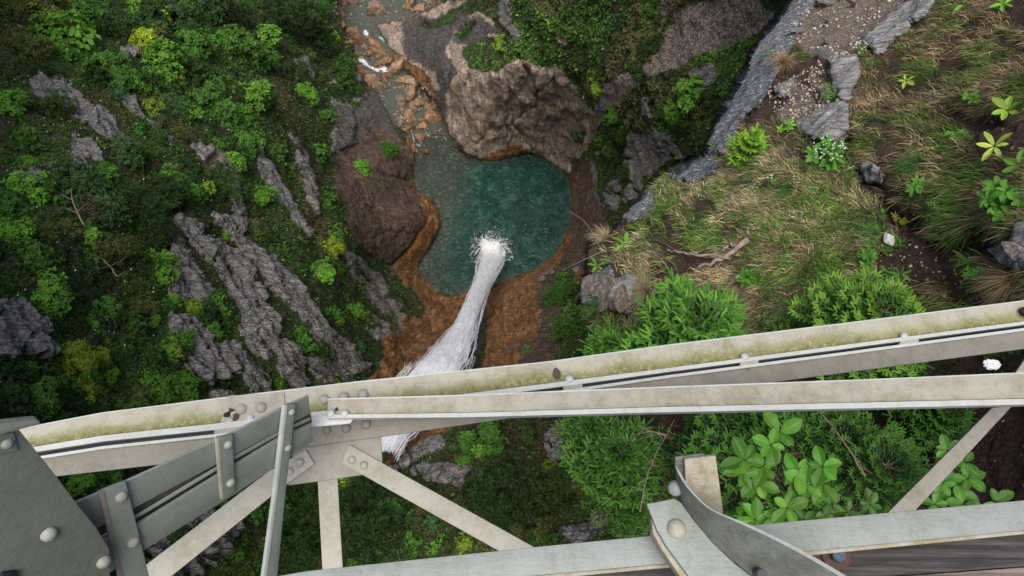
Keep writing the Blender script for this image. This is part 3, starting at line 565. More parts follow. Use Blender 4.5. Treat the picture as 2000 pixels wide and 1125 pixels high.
def ribbon(name, line, widths, zs_, mat, off=0., nu=40, nv=220, seed=0, bulge=.5, amp=.35):
    line = np.array(line, float); s = np.linspace(0, 1, len(line)); t = np.linspace(0, 1, nv)
    def cub(y):
        y = np.array(y, float); r = np.interp(t, s, y)
        for _ in range(12): r[1:-1] = (r[:-2] + 2 * r[1:-1] + r[2:]) / 4
        return r
    lx, ly, w, z = cub(line[:, 0]), cub(line[:, 1]), cub(widths), cub(zs_)
    P = at_z(lx, ly, z); T = nrm(np.gradient(P, axis=0)); side = nrm(np.cross(T, np.array([0, 0, 1.]))); up = np.cross(side, T)
    d = (P - C0) @ F_; hw = w * .5 * d / F_PX
    u = np.linspace(-1, 1, nu)
    X = P[:, None] + side[:, None] * (u[None, :, None] * hw[:, None, None]) + up[:, None] * ((1 - u ** 2)[None, :, None] * bulge + off)
    L = np.concatenate([[0], np.cumsum(np.linalg.norm(np.diff(P, axis=0), axis=1))])
    uvx = np.repeat(((u + 1) * .5)[None], nv, 0) * 6; uvy = np.repeat(L[:, None], nu, 1)
    nn = fbm(np.c_[uvx.ravel() * 1.3, uvy.ravel() * .28, np.full(uvx.size, seed)], 77 + seed, 4, .6, True)
    X = X + up[:, None] * (amp * (nn.reshape(nv, nu) - .5))[..., None]
    id_ = np.arange(nv * nu).reshape(nv, nu); q = np.stack([id_[:-1, :-1], id_[:-1, 1:], id_[1:, 1:], id_[1:, :-1]], -1).reshape(-1, 4)
    me = fast_mesh(name, X.reshape(-1, 3), q); smooth(me)
    e = 1 - np.abs(np.repeat(u[None], nv, 0)); al = sstep(0, .5, e) 
    tt = np.repeat(t[:, None], nu, 1); al = al * sstep(0, .02, tt) * sstep(1.0, .93, tt)
    set_f(me, 'alpha', al.ravel())
    uvl = me.uv_layers.new(name='UVMap'); uvl.data.foreach_set('uv', np.stack([uvx.ravel()[q.ravel()], uvy.ravel()[q.ravel()]], -1).astype(np.float32).ravel())
    return mobj(name, me, mat)
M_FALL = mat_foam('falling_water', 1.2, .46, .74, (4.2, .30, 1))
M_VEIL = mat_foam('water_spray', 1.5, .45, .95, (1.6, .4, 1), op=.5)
FL = [(750,900),(770,850),(818,775),(855,729),(886,688),(908,645),(924,603),(940,562),(950,538),(956,518),(959,507)]
FW = [50, 70, 112, 112, 80, 50, 38, 34, 42, 50, 52]
FZ = [41, 39.2, 36.6, 34.2, 30, 24.5, 18.5, 11.5, 6.2, 2.6, .8]
wf = empty('waterfall', at_z(962, 490, 0), 'white waterfall pouring from under the bridge into the green pool', 'waterfall')
def adopt(o, p):
    o.parent = p; o.location = tuple(-np.array(p.location)); return o
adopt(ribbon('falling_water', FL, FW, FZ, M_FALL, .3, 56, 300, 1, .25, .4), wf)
def strands(name, n, mat, parent, spread, wr, lr, up0, seed):
    r = np.random.default_rng(seed); line = np.array(FL, float); s = np.linspace(0, 1, len(FL)); tt = np.linspace(0, 1, 400)
    def cub(y):
        y = np.interp(tt, s, np.array(y, float))
        for _ in range(30): y[1:-1] = (y[:-2] + 2 * y[1:-1] + y[2:]) / 4
        return y
    lx, ly, w, z = cub(line[:, 0]), cub(line[:, 1]), cub(FW), cub(FZ); P = at_z(lx, ly, z); T = nrm(np.gradient(P, axis=0)); side = nrm(np.cross(T, np.array([0, 0, 1.]))); up = np.cross(side, T); up *= np.sign((up * (C0 - P)).sum(1))[:, None]
    d = (P - C0) @ F_; hw = w * .5 * d / F_PX; m = 16; k = np.linspace(0, 1, m); Qs, Cs = [], []
    for _ in range(n):
        a = r.uniform(-.03, .98); ln = r.uniform(*lr); ts = np.clip(a + ln * k, 0, 1) * 399; i = ts.astype(int); o = np.clip(r.normal(0, spread), -1.02, 1.02); do = r.normal(0, .06)
        oo = (o + do * k + .05 * np.sin(k * r.uniform(3, 12) + r.uniform(0, 6))); h = up0 * (1 - min(1, abs(o)) ** 2) + r.uniform(0, .35)
        c = P[i] + side[i] * (oo * hw[i])[:, None] + up[i] * h; ww = r.uniform(*wr) * np.sin(np.clip(k * PI, .05, PI - .05)) ** .6
        L, Rr = c - side[i] * ww[:, None], c + side[i] * ww[:, None]; Qs.append(np.stack([L[:-1], Rr[:-1], Rr[1:], L[1:]], 1)); b = r.uniform(.93, 1.); Cs.append(np.tile([b * .95, b * .965, b], (m - 1, 1)))
    return adopt(quads_obj(name, np.concatenate(Qs), np.concatenate(Cs), mat), parent)
def quads_obj(name, Qv, cols, mat, parent=None, base=None, me_only=False):
    n = len(Qv); v = Qv.reshape(-1, 3)
    if base is not None: v = v - base
    me = fast_mesh(name, v, np.arange(n * 4).reshape(n, 4)); set_col(me, 'Col', np.repeat(cols, 4, 0)); me.materials.append(mat)
    if me_only: return me
    return mobj(name, me, mat, parent)
def mat_strand():
    t = NT('water_strands'); c = t.attr('Col').outputs['Color']; b = t.bsdf(c, .4, None, .3); b.inputs['Emission Strength'].default_value = .10; t.lk(c, b.inputs['Emission Color'])  # strands get a faint added glow, though water emits none
    tl = t.n('ShaderNodeBsdfTranslucent'); t.lk(c, tl.inputs[0]); tr = t.n('ShaderNodeBsdfTransparent'); m1 = t.n('ShaderNodeMixShader'); m1.inputs[0].default_value = .18; t.lk(b.outputs[0], m1.inputs[1]); t.lk(tl.outputs[0], m1.inputs[2])
    m = t.n('ShaderNodeMixShader'); m.inputs[0].default_value = .36; t.lk(m1.outputs[0], m.inputs[1]); t.lk(tr.outputs[0], m.inputs[2]); return t.done(m.outputs[0])
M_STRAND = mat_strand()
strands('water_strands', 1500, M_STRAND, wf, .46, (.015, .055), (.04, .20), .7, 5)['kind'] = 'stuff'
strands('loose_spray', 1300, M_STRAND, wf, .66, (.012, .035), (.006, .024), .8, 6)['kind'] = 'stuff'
adopt(ribbon('inner_water', [(x + 2, y) for x, y in FL], [w * .7 for w in FW], FZ, M_FALL, .6, 44, 300, 3, .3, .6), wf)
adopt(ribbon('spray_veil', [(915,650),(935,595),(955,545),(966,508)], [40, 58, 72, 66], [25.5, 16, 7.6, 2.0], M_VEIL, 1.2, 30, 90, 7, .9, .8), wf)
def foam_patch(name, outline, z, mat, seed, hump=.5, parent=None, grow=10, step=1.6, soft=16, zf=None):
    p = np.array(outline, float); xs = np.arange(p[:, 0].min() - grow, p[:, 0].max() + grow, step); ys = np.arange(p[:, 1].min() - grow, p[:, 1].max() + grow, step)
    X, Y = np.meshgrid(xs, ys); x = X.ravel(); y = Y.ravel(); e = sdf(x, y, outline); al = sstep(grow * .8, -soft, e)
    zz = z if zf is None else zf(x, y)
    P = at_z(x, y, zz + 0 * x); n = fbm(P * .9, seed, 5, .6, True); P[:, 2] += al * hump * (n * 1.3) + .03
    id_ = np.arange(x.size).reshape(X.shape); q = np.stack([id_[1:, :-1], id_[1:, 1:], id_[:-1, 1:], id_[:-1, :-1]], -1).reshape(-1, 4)
    q = q[al[q].max(1) > .02]; u, inv = np.unique(q, return_inverse=True); q = inv.reshape(-1, 4)
    me = fast_mesh(name, P[u], q); smooth(me); set_f(me, 'alpha', al[u])
    uvl = me.uv_layers.new(name='UVMap'); uvl.data.foreach_set('uv', (P[u][:, :2][q.ravel()]).astype(np.float32).ravel())
    o = mobj(name, me, mat)
    if parent is not None: adopt(o, parent)
    return o
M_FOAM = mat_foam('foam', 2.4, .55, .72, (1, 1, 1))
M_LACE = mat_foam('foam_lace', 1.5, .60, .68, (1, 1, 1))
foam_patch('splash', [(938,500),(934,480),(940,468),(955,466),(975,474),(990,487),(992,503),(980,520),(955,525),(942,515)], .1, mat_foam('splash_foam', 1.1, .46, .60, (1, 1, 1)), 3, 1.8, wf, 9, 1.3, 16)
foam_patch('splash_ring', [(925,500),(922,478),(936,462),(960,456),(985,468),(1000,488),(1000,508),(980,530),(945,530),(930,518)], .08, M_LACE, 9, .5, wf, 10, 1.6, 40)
def splash_fil(n, seed):
    r = np.random.default_rng(seed); c = at_z(961, 491, 0.1); m = 7; k = np.linspace(0, 1, m); Qs = []
    for _ in range(n):
        a = r.uniform(0, 2 * PI); r0 = abs(r.normal(0, 1.15)); ln = r.uniform(.2, .95); dirv = np.array([math.cos(a), math.sin(a), 0]); p = c + dirv * r0 + np.array([0, .2, 0]); vz = r.uniform(.2, 1.5) * math.exp(-r0 * .5)
        pts = p + np.outer(k * ln, dirv) + np.outer(vz * 4 * k * (1 - k) + .04, [0, 0, 1]) + np.outer(np.sin(k * 5 + a * 3) * .3 * ln, [-dirv[1], dirv[0], 0]); sd = nrm(np.cross(dirv, nrm(C0 - p))); w = r.uniform(.015, .06) * np.sin(np.clip(k * PI, .15, PI - .1))
        L, Rr = pts - sd * w[:, None], pts + sd * w[:, None]; Qs.append(np.stack([L[:-1], Rr[:-1], Rr[1:], L[1:]], 1))
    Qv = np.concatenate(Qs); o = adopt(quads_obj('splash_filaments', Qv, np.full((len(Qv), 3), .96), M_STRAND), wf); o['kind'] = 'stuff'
splash_fil(650, 12)
# thrown droplets
n = 900; a = rng.uniform(0, 2 * PI, n); r = np.abs(rng.normal(0, 1, n)) * 1.3 + .8
c = at_z(962, 488, 0.); pts = c + np.c_[np.cos(a) * r, np.sin(a) * r * 1.1 + .5, rng.uniform(.05, 1.8, n) * np.exp(-r / 4)]
M_DROP = mat_vcol('droplets', .3)
dr_ = adopt(pebble_field('droplets', pts, rng.uniform(.015, .05, n), np.full((n, 3), .9), M_DROP), wf); dr_['kind'] = 'stuff'
for nm, ol in (('upper cascade, left arm', [(708,60),(716,57),(722,66),(722,74),(710,73)]), ('upper cascade, right arm beside the cliff', [(738,70),(748,74),(754,86),(748,84),(738,76)]),
    ('lower cascade under the big orange boulder', [(697,114),(712,115),(724,128),(738,134),(752,128),(762,138),(765,146),(735,144),(720,135),(700,124)]), ('thin rill beside the brown rock tongue', [(766,240),(772,243),(786,252),(789,258),(780,256),(770,248)]),
    ('faint rill above the pool', [(803,262),(808,262),(812,280),(806,282)]), ('faint white streak near the orange upright boulder', [(785,226),(790,228),(800,238),(796,240)]), ('small fleck of white water at the top edge', [(826,0),(834,2),(834,8),(828,8)])):
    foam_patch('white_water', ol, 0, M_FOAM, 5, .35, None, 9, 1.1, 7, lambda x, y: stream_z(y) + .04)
    tag(bpy.data.objects[-1] if False else COL.objects[-1], 'white water: ' + nm, 'white water', kind='structure')
#@@PART3
# ------------------------------------------------------------------ steel bridge
def mat_paint(name, base, dirt, rough=.55, moss=False, sc=1., grime=.5):
    t = NT(name); P = t.n('ShaderNodeNewGeometry').outputs['Position']
    a = t.noise(9 * sc, 6, .7, P); b = t.noise(60 * sc, 5, .72, P); c = t.noise(2.6 * sc, 4, .6, P); f = t.noise(220 * sc, 3, .7, P)
    col = t.mix(t.math('MULTIPLY', t.smooth(a, .42, .66), grime), base, dirt)
    col = t.mix(t.math('MULTIPLY', t.smooth(b, .55, .68), .55 * grime), col, tuple(v * .55 for v in dirt))
    col = t.mix(t.math('MULTIPLY', t.smooth(c, .45, .62), .3), col, tuple(min(1, v * 1.12) for v in base))
    col = t.mix(t.math('MULTIPLY', t.smooth(f, .6, .7), .45 * grime), col, tuple(v * .35 for v in dirt))
    al = t.noise(5.5 * sc, 7, .75, P, .8); al2 = t.noise(34 * sc, 5, .75, P, .5)
    col = t.mix(t.math('MULTIPLY', t.smooth(t.math('ADD', t.math('MULTIPLY', al, .6), t.math('MULTIPLY', al2, .4)), .47, .62), .55 * grime + .08), col, (dirt[0] * .72, dirt[1] * .80, dirt[2] * .52))
    sct = t.voro(26 * sc, P, 'DISTANCE_TO_EDGE'); col = t.mix(t.math('MULTIPLY', t.math('MULTIPLY', t.smooth(sct, .03, .0), t.smooth(al, .5, .6)), .35 * grime), col, tuple(min(1, v * 1.5) for v in base))
    h = t.math('ADD', t.math('MULTIPLY', b, .5), t.math('MULTIPLY', a, .5))
    if moss:
        m = t.attr('moss').outputs['Fac']; col = t.mix(t.math('MULTIPLY', t.smooth(t.math('ADD', m, t.math('MULTIPLY', a, .5)), .35, 1.05), .7), col, (.25, .235, .10)); mm = t.smooth(t.math('ADD', m, t.math('MULTIPLY', t.math('SUBTRACT', t.math('ADD', t.math('MULTIPLY', t.noise(4.5, 5, .7, P), .65), t.math('MULTIPLY', b, .35)), .5), 2.6)), .35, .95)
        col = t.mix(mm, col, t.ramp(b, [(.3, (.07, .066, .02)), (.46, (.14, .135, .045)), (.58, (.215, .205, .085)), (.7, (.34, .32, .20))]))
        h = t.math('ADD', h, t.math('MULTIPLY', mm, t.math('MULTIPLY', t.noise(110, 3, .6, P), 2.5)))
    st = t.n('ShaderNodeMapping'); st.inputs['Rotation'].default_value = (.2, .1, .45); st.inputs['Scale'].default_value = (14 * sc, 90 * sc, 60 * sc); t.lk(P, st.inputs[0]); br_ = t.noise(1., 4, .6, st.outputs[0], .6); h = t.math('ADD', h, t.math('MULTIPLY', br_, .5)); drip = t.n('ShaderNodeMapping'); drip.inputs['Scale'].default_value = (60 * sc, 5 * sc, 5 * sc); t.lk(P, drip.inputs[0]); dn_ = t.noise(1., 4, .6, drip.outputs[0]); col = t.mix(t.math('MULTIPLY', t.smooth(dn_, .56, .72), .35 * grime), col, (.16, .10, .045)); return t.done(t.bsdf(col, rough, t.bump(h, .5, .005 if not moss else .006), .35).outputs[0])
M_CREAM = mat_paint('cream_weathered_paint', (0.286, 0.274, 0.233), (0.174, 0.155, 0.112))
M_MOSS = mat_paint('mossy_cream_paint', (0.306, 0.295, 0.245), (0.195, 0.178, 0.125), moss=True)
M_TAUPE = mat_paint('darker_taupe', (0.168, 0.158, 0.131), (0.104, 0.094, 0.074))
M_WHITE = mat_paint('pale_edge_paint', (0.363, 0.376, 0.363), (0.242, 0.242, 0.215), .4, sc=1.2, grime=.3)
M_GREY = mat_paint('shaded_grey_green_paint', (.172, .192, .168), (.125, .138, .115), .38, sc=.7, grime=.4)  # grey-green darkened for upright faces that get less sky
M_DGREY = mat_paint('dark_shaded_grey_green_paint', (.132, .148, .130), (.095, .105, .088), .4, sc=.7, grime=.45)  # same less-sky darkening in the colour, deeper, for the end gusset
M_OLIVE = mat_paint('olive_shaded_paint', (0.087, 0.084, 0.057), (0.047, 0.044, 0.027), .5)  # groove shade mixed into the olive of the inner web
M_PALE = mat_paint('pale_blue_grey_paint', (0.222, 0.242, 0.232), (0.168, 0.178, 0.151), .5, sc=1.6, grime=.55)
M_PALE2 = mat_paint('stained_blue_grey_paint', (0.134, 0.145, 0.131), (0.081, 0.078, 0.061), .5, sc=1.8, grime=.9)
M_SPECK = mat_paint('lichen_speckled_paint', (0.316, 0.296, 0.249), (0.215, 0.168, 0.081), .6, sc=2.4, grime=.8)
def mat_wood(name, c0, c1):
    t = NT(name); tc = t.n('ShaderNodeTexCoord').outputs['Object']; mp = t.n('ShaderNodeMapping'); mp.inputs['Scale'].default_value = (1.2, 26, 26); mp.inputs['Rotation'].default_value = (0, 0, math.radians(-6)); t.lk(tc, mp.inputs[0])
    a = t.noise(2.2, 7, .72, mp.outputs[0], .8); b = t.noise(14, 4, .7, mp.outputs[0])
    col = t.ramp(t.math('ADD', t.math('MULTIPLY', a, .7), t.math('MULTIPLY', b, .3)), [(.3, tuple(v * .25 for v in c0)), (.46, c0), (.66, c1)])
    return t.done(t.bsdf(col, .75, t.bump(a, .9, .006), .3).outputs[0])
M_WOOD = mat_wood('weathered_grey_wood', (.028, .026, .026), (.095, .088, .083))
M_WOOD2 = mat_wood('worn_pinkish_wood', (.12, .09, .08), (.26, .2, .175))
M_BOLT = mat_vcol('bolt_dummy') if False else None
def mat_plain(name, c, rough=.5, metal=0.):
    t = NT(name); P = t.n('ShaderNodeNewGeometry').outputs['Position']; a = t.noise(120, 4, .7, P)
    b = t.bsdf(t.ramp(a, [(.35, tuple(v * .6 for v in c)), (.65, c)]), rough, t.bump(a, .3, .002)); b.inputs['Metallic'].default_value = metal; return t.done(b.outputs[0])
M_BLUEB = mat_plain('blue_grey_bolt', (.06, .09, .12), .4, .3); M_RUST = mat_plain('rusty_washer', (.07, .035, .025), .7); M_BLACK = mat_plain('black_bolt_and_gap_shadow', (.02, .022, .028), .4)
M_RIV = mat_paint('dirty_rivet_paint', (.27, .275, .245), (.16, .155, .12), .6, sc=2.2, grime=.7)
class Plane:
    def __init__(s, n, px_, py_, d): s.n = nrm(n); s.p = at_d(px_, py_, d)
    def hit(s, x, y, off=0.):
        r = ray(x, y); p0 = s.p + s.n * off
        t = ((p0 - C0) @ s.n) / (r @ s.n); return C0 + r * t[..., None]
def plane3(a, b, c):
    A, Bp, Cp = at_d(*a), at_d(*b), at_d(*c); n = nrm(np.cross(Bp - A, Cp - A))
    if n @ (C0 - A) < 0: n = -n
    pl = Plane(n, *a); return pl
UP = np.array([0, 0, 1.])
bridge = empty('footbridge', at_d(640, 850, 2.6), 'steel truss footbridge of cream and grey riveted angles high above the gorge', 'bridge')
def plate(name, poly, pl, mat, th=.010, off=0., parent=None, bevel=.0022, label=None, sub=0):
    poly = np.array(poly, float); top = pl.hit(poly[:, 0], poly[:, 1], off); n = pl.n; par = parent or bridge
    base = np.array(bridge.location)
    a = top - base; b = a - n * th
    bm = bmesh.new(); va = [bm.verts.new(v) for v in a]; vb = [bm.verts.new(v) for v in b]; m = len(va)
    f = bm.faces.new(va); g = bm.faces.new(vb[::-1])
    for i in range(m): bm.faces.new((va[i], vb[i], vb[(i + 1) % m], va[(i + 1) % m]))
    bmesh.ops.recalc_face_normals(bm, faces=bm.faces)
    if bevel: bmesh.ops.bevel(bm, geom=[e for e in bm.edges], offset=bevel, segments=2, profile=.6, affect='EDGES', clamp_overlap=True)
    me = bpy.data.meshes.new(name); bm.to_mesh(me); bm.free(); smooth(me)
    try: me.set_sharp_from_angle(angle=math.radians(50))
    except Exception: pass
    o = mobj(name, me, mat, par)
    if label: o['label'] = label
    return o
def strip(name, top, bot, pl, mat, th=.012, off=0., moss=None, offb=None, nx_=220, nv_=12, wob=.0008):
    """long flange between two image polylines lying on a plane; closed slab with a rounded lip"""
    tx = np.linspace(0, 1, nx_); T = np.array(top, float); Bt = np.array(bot, float); xs = np.linspace(T[0, 0], T[-1, 0], nx_); xb = np.linspace(Bt[0, 0], Bt[-1, 0], nx_)
    yt = np.interp(xs, T[:, 0], T[:, 1]); yb = np.interp(xb, Bt[:, 0], Bt[:, 1])
    offb = off if offb is None else offb; rows = []; ms = []
    for j in range(nv_):
        v = j / (nv_ - 1); vv = v
        rows.append(pl.hit(xs * (1 - vv) + xb * vv, yt * (1 - vv) + yb * vv, off * (1 - v) + offb * v)); ms.append(np.full(nx_, moss(v) if moss else 0.))
    G = np.array(rows); nn = (fbm(G.reshape(-1, 3) * 9, 3, 3) - .5).reshape(nv_, nx_); G = G + pl.n * (nn * wob * 4)[..., None]
    lo = G - pl.n * th; A = np.concatenate([lo[:1] , G, lo[-1:], ], 0); M = np.array([ms[0]] + ms + [ms[-1]])
    # small rounding of the lips
    A[1] = A[1] * .8 + A[2] * .2 if nv_ > 3 else A[1]
    k = A.shape[0]; id_ = np.arange(k * nx_).reshape(k, nx_); q = np.stack([id_[:-1, :-1], id_[1:, :-1], id_[1:, 1:], id_[:-1, 1:]], -1).reshape(-1, 4)
    ql = np.stack([id_[-1, :-1], id_[0, :-1], id_[0, 1:], id_[-1, 1:]], -1); q = np.r_[q, ql]
    me = fast_mesh(name, A.reshape(-1, 3) - np.array(bridge.location), q); set_f(me, 'moss', M.ravel()); smooth(me)
    try: me.set_sharp_from_angle(angle=math.radians(40))
    except Exception: pass
    e1 = tuple(int(v) for v in id_[:, 0]); e2 = tuple(int(v) for v in id_[::-1, -1])
    bm = bmesh.new(); bm.from_mesh(me); bm.verts.ensure_lookup_table()
    for e in (e1, e2):
        try: bm.faces.new([bm.verts[i] for i in e])
        except Exception: pass
    bmesh.ops.recalc_face_normals(bm, faces=bm.faces); bm.to_mesh(me); bm.free()
    return mobj(name, me, mat, bridge)
def dome(name='rivet', seg=20, rings=7, flat=.72):
    bm = bmesh.new(); rows = []
    for i in range(rings):
        a = i / (rings - 1) * PI / 2 * .985; rows.append([bm.verts.new((math.cos(a) * math.cos(t * 2 * PI / seg), math.cos(a) * math.sin(t * 2 * PI / seg), math.sin(a) * flat)) for t in range(seg)])
    sk = [bm.verts.new((1.03 * math.cos(t * 2 * PI / seg), 1.03 * math.sin(t * 2 * PI / seg), -.12)) for t in range(seg)]; rows = [sk] + rows
    for a, b in zip(rows, rows[1:]):
        for t in range(seg): bm.faces.new((a[t], a[(t + 1) % seg], b[(t + 1) % seg], b[t]))
    bm.faces.new(rows[-1]); me = bpy.data.meshes.new(name); bm.to_mesh(me); bm.free(); smooth(me); return me
from mathutils import Vector, Quaternion
RIV = {}
def rivet(px_, py_, rpx, pl, mat, parent=None, off=0., scale=1.):
    P = pl.hit(px_, py_, off); d = float((P - C0) @ F_); par = parent or bridge
    if mat.name not in RIV: me = dome(); me.materials.append(mat); RIV[mat.name] = me
    o = bpy.data.objects.new('rivet', RIV[mat.name]); link(o); o.parent = par
    o.location = tuple(P - np.array(bridge.location)); o.rotation_mode = 'QUATERNION'; o.rotation_quaternion = Vector((0, 0, 1)).rotation_difference(Vector(tuple(pl.n)))
    r = rpx * d / F_PX; o.scale = (r, r, r); return o
NC = nrm(UP + np.array([0, -.10, 0]))       # flange normal, all but level
CH = plane3((38,860,2.36), (2000,620,2.85), (1000,760,2.62)); CH = Plane(nrm(np.cross(at_d(2000,630,2.85) - at_d(38,880,2.36), np.array([0., .98, .12]))), 38, 880, 2.36)
if CH.n[2] < 0: CH.n = -CH.n
A_TOP = [(-140,862),(38,837),(200,806),(446,775),(700,745),(1072,706),(1300,674),(1650,631),(2000,587),(2160,566)]
A_BOT = [(-140,893),(68,872),(200,850),(434,825),(620,803),(850,776),(1120,742),(1300,719),(1650,673),(2000,627),(2160,606)]
S_BOT = [(-140,908),(68,883),(200,862),(434,838),(620,815),(850,787),(1120,752),(1300,727),(1650,681),(2000,634),(2160,613)]
D_TOP = [(-140,918),(68,892),(200,871),(434,846),(620,823),(850,795),(1120,759),(1300,733),(1650,687),(2000,640),(2160,619)]
D_BOT = [(-140,924),(68,898),(200,877),(434,852),(620,829),(850,801),(1120,765),(1300,739),(1650,693),(2000,646),(2160,625)]
E_BOT = [(-140,960),(110,930),(355,902),(600,872),(743,853),(1027,812),(1300,776),(1520,745),(2000,681),(2160,660)]
def moss1(v): return .16 + .80 * max(0, (v - .2) / .8) ** 1.2
fl_a = strip('upper_flange', A_TOP, A_BOT, CH, M_MOSS, .012, 0., moss1)
strip('flange_lip', [(x, y - .8) for x, y in A_TOP], [(x, y + 2.2) for x, y in A_TOP], CH, M_WHITE, .013, .002, nv_=4)
strip('upper_leg', A_BOT, S_BOT, CH, M_WHITE, .030, .022, nv_=5)
strip('lower_leg', D_TOP, D_BOT, CH, M_WHITE, .030, .022, nv_=4)
fl_e = strip('lower_flange', D_BOT, E_BOT, CH, M_TAUPE, .012, .0)  # lower flange toned darker than the upper one
strip('painted_gap_shadow', [(x, y - 2) for x, y in S_BOT], [(x, y + 2) for x, y in D_TOP], CH, M_BLACK, .004, -.03, nv_=4)  # black strip standing in for the shade between the legs
for a, b in ((1100,1138),(1446,1482),(1758,1795),(418,470)):
    ya = np.interp([a, b], [p[0] for p in S_BOT], [p[1] for p in S_BOT]); yb = np.interp([a, b], [p[0] for p in D_TOP], [p[1] for p in D_TOP])
    plate('spacer', [(a, ya[0] - 3), (b, ya[1] - 3), (b, yb[1] + 3), (a, yb[0] + 3)], CH, M_CREAM, .02, .020)
plate('splice_plate', [(446,773),(555,766),(556,816),(430,826)], CH, M_CREAM, .006, .007, bevel=.001)
for x, y, r in ((510,796,11),(471,799,11),(633,780,9.5),(671,775,10),(709,770,10)): rivet(x, y, r, CH, M_CREAM, None, .007)
for x, y, r in ((448,824,9),(488,817,8)): rivet(x, y, r, CH, M_WHITE, None, .010)
for x, y, r in ((1112,741,9),(1455,697,8.5),(1766,657,8)): rivet(x, y, r, CH, M_WHITE, None, .016)
for x, y, r in ((638,840,8.5),(676,836,9.5),(715,829,10)): rivet(x, y, r, CH, M_TAUPE, None, .002)
for x, y, r in ((1146,770,6),(1462,716,6)): rivet(x, y, r, CH, M_TAUPE, None, .002)
# node plate and straps below the chord
node = plate('gusset_plate', [(563,948),(574,868),(612,852),(743,838),(747,905),(706,928),(600,943)], CH, M_TAUPE, .012, -.016, label='dull cream gusset plate under the chord joining three straps')
node.data.materials.clear(); node.data.materials.append(mat_paint('dusty_cream_paint', (0.206, 0.195, 0.166), (0.134, 0.117, 0.087)))
M_D = node.data.materials[0]
def offpl(p, k): return p
s1 = plate('diagonal_strap', [(597,878),(614,906),(536,964),(332,1127),(285,1150),(262,1125),(289,1100),(521,923)], CH, M_CREAM, .012, -.004)
s3 = plate('diagonal_strap', [(683,869),(1046,1070),(1140,1124),(1080,1136),(978,1078),(666,904)], CH, M_CREAM, .012, -.004)
for x, y, r in ((586,903,8.5),(567,921,7.5)): rivet(x, y, r, CH, M_CREAM, s1, -.003)
for x, y, r in ((687,898,8),(711,909,8)): rivet(x, y, r, CH, M_CREAM, s3, -.003)
plate('vertical_strap', [(620,936),(659,932),(671,1140),(631,1140)], CH, M_CREAM, .012, -.030)
plate('diagonal_strap', [(1938,797),(1978,792),(1790,995),(1700,1092),(1645,1100),(1737,999)], CH, M_D, .012, .02)
plate('strap_end', [(1984,728),(2010,690),(2040,700),(2010,732)], CH, M_CREAM, .012, -.02)
# second angle, nearer
B2 = Plane(nrm(np.cross(at_d(2000,790,2.35) - at_d(640,815,2.28), np.array([0., .97, .05]))), 640, 815, 2.28)
if B2.n[2] < 0: B2.n = -B2.n
T2 = [(640,779),(900,772),(1300,755.5),(1700,741),(2000,728),(2160,722)]; U2 = [(640,809),(900,806),(1300,794),(1700,785),(2000,778),(2160,774)]; L2 = [(640,817),(900,815),(1300,805),(1700,797),(2000,790),(2160,786)]
strip('angle_flange', T2, U2, B2, mat_paint('stained_cream_paint', (0.279, 0.264, 0.222), (0.174, 0.150, 0.105), moss=True, grime=.7), .012, .0, lambda v: max(0, (v - .62) / .38) * .40)
strip('flange_lip', [(x, y - 1) for x, y in T2], [(x, y + 2) for x, y in T2], B2, M_WHITE, .013, .002, nv_=4)
strip('angle_leg', U2, L2, B2, M_WHITE, .03, .016, nv_=4)
plate('lug_plate', [(576,822),(600,811),(680,812),(690,818),(684,827),(576,837)], B2, M_WHITE, .012, -.004)
for x, y in ((646,808),(673,808)): rivet(x, y, 8, B2, M_WHITE, None, .012)
# double bar rising to the node; weak skylight darkened into its grey-green
GP = plane3((605,780,2.12), (605,860,2.20), (150,1000,1.62))
g_up = plate('upper_bar', [(120,1000),(149,983),(246,942),(450,849),(559,794),(603,775),(607,807),(457,889),(261,993),(189,1032),(140,1060)], GP, M_GREY, .010, .0, label='grey-green upper bar of the rising pair, with shade painted in')
plate('lower_bar', [(130,1092),(200,1058),(268,1026),(445,917),(548,857),(609,829),(613,861),(567,893),(455,968),(283,1074),(215,1119),(150,1150)], GP, M_GREY, .010, .0)
plate('inner_web', [(140,1060),(189,1030),(261,991),(457,887),(607,805),(610,826),(548,851),(266,1018),(150,1080)], GP, M_OLIVE, .008, -.035)
plate('inner_web_edge', [(150,1078),(266,1007),(445,899),(548,841),(606,816),(606,821),(548,848),(445,906),(266,1014),(150,1085)], GP, M_PALE, .004, -.010)
plate('bar_edge', [(149,981),(246,940),(450,847),(559,792),(603,773),(603,776),(559,796),(450,851),(246,944),(149,986)], GP, M_PALE, .006, .001, bevel=.001)
b1 = plate('batten', [(426,856),(455,850),(459,961),(434,977)], GP, M_GREY, .012, .013)
plate('batten_edge', [(423,858),(429,856),(438,974),(433,976)], GP, M_CREAM, .012, .0145, parent=b1, bevel=.001)
for x, y, r in ((446,869,9),(451,943,9)): rivet(x, y, r, GP, M_RIV, b1, .014)
b2 = plate('batten', [(199,961),(246,942),(298,1150),(242,1150)], GP, M_GREY, .012, .013)
plate('batten_edge', [(195,963),(204,960),(247,1150),(238,1150)], GP, M_TAUPE, .012, .0145, parent=b2, bevel=.001)
for x, y, r in ((237,971,12),(261,1059,12)): rivet(x, y, r, GP, M_RIV, b2, .014)
b3 = plate('hanging_bar', [(559,792),(578,790),(556,980),(541,1135),(514,1135),(539,960)], GP, M_GREY, .012, .016)
plate('bar_edge', [(556,794),(562,792),(543,960),(520,1135),(513,1135),(537,960)], GP, M_WHITE, .014, .018, parent=b3, bevel=.001)
for x, y, r in ((570,805,7.5),(563,875,7.5)): rivet(x, y, r, GP, M_RIV, b3, .016)
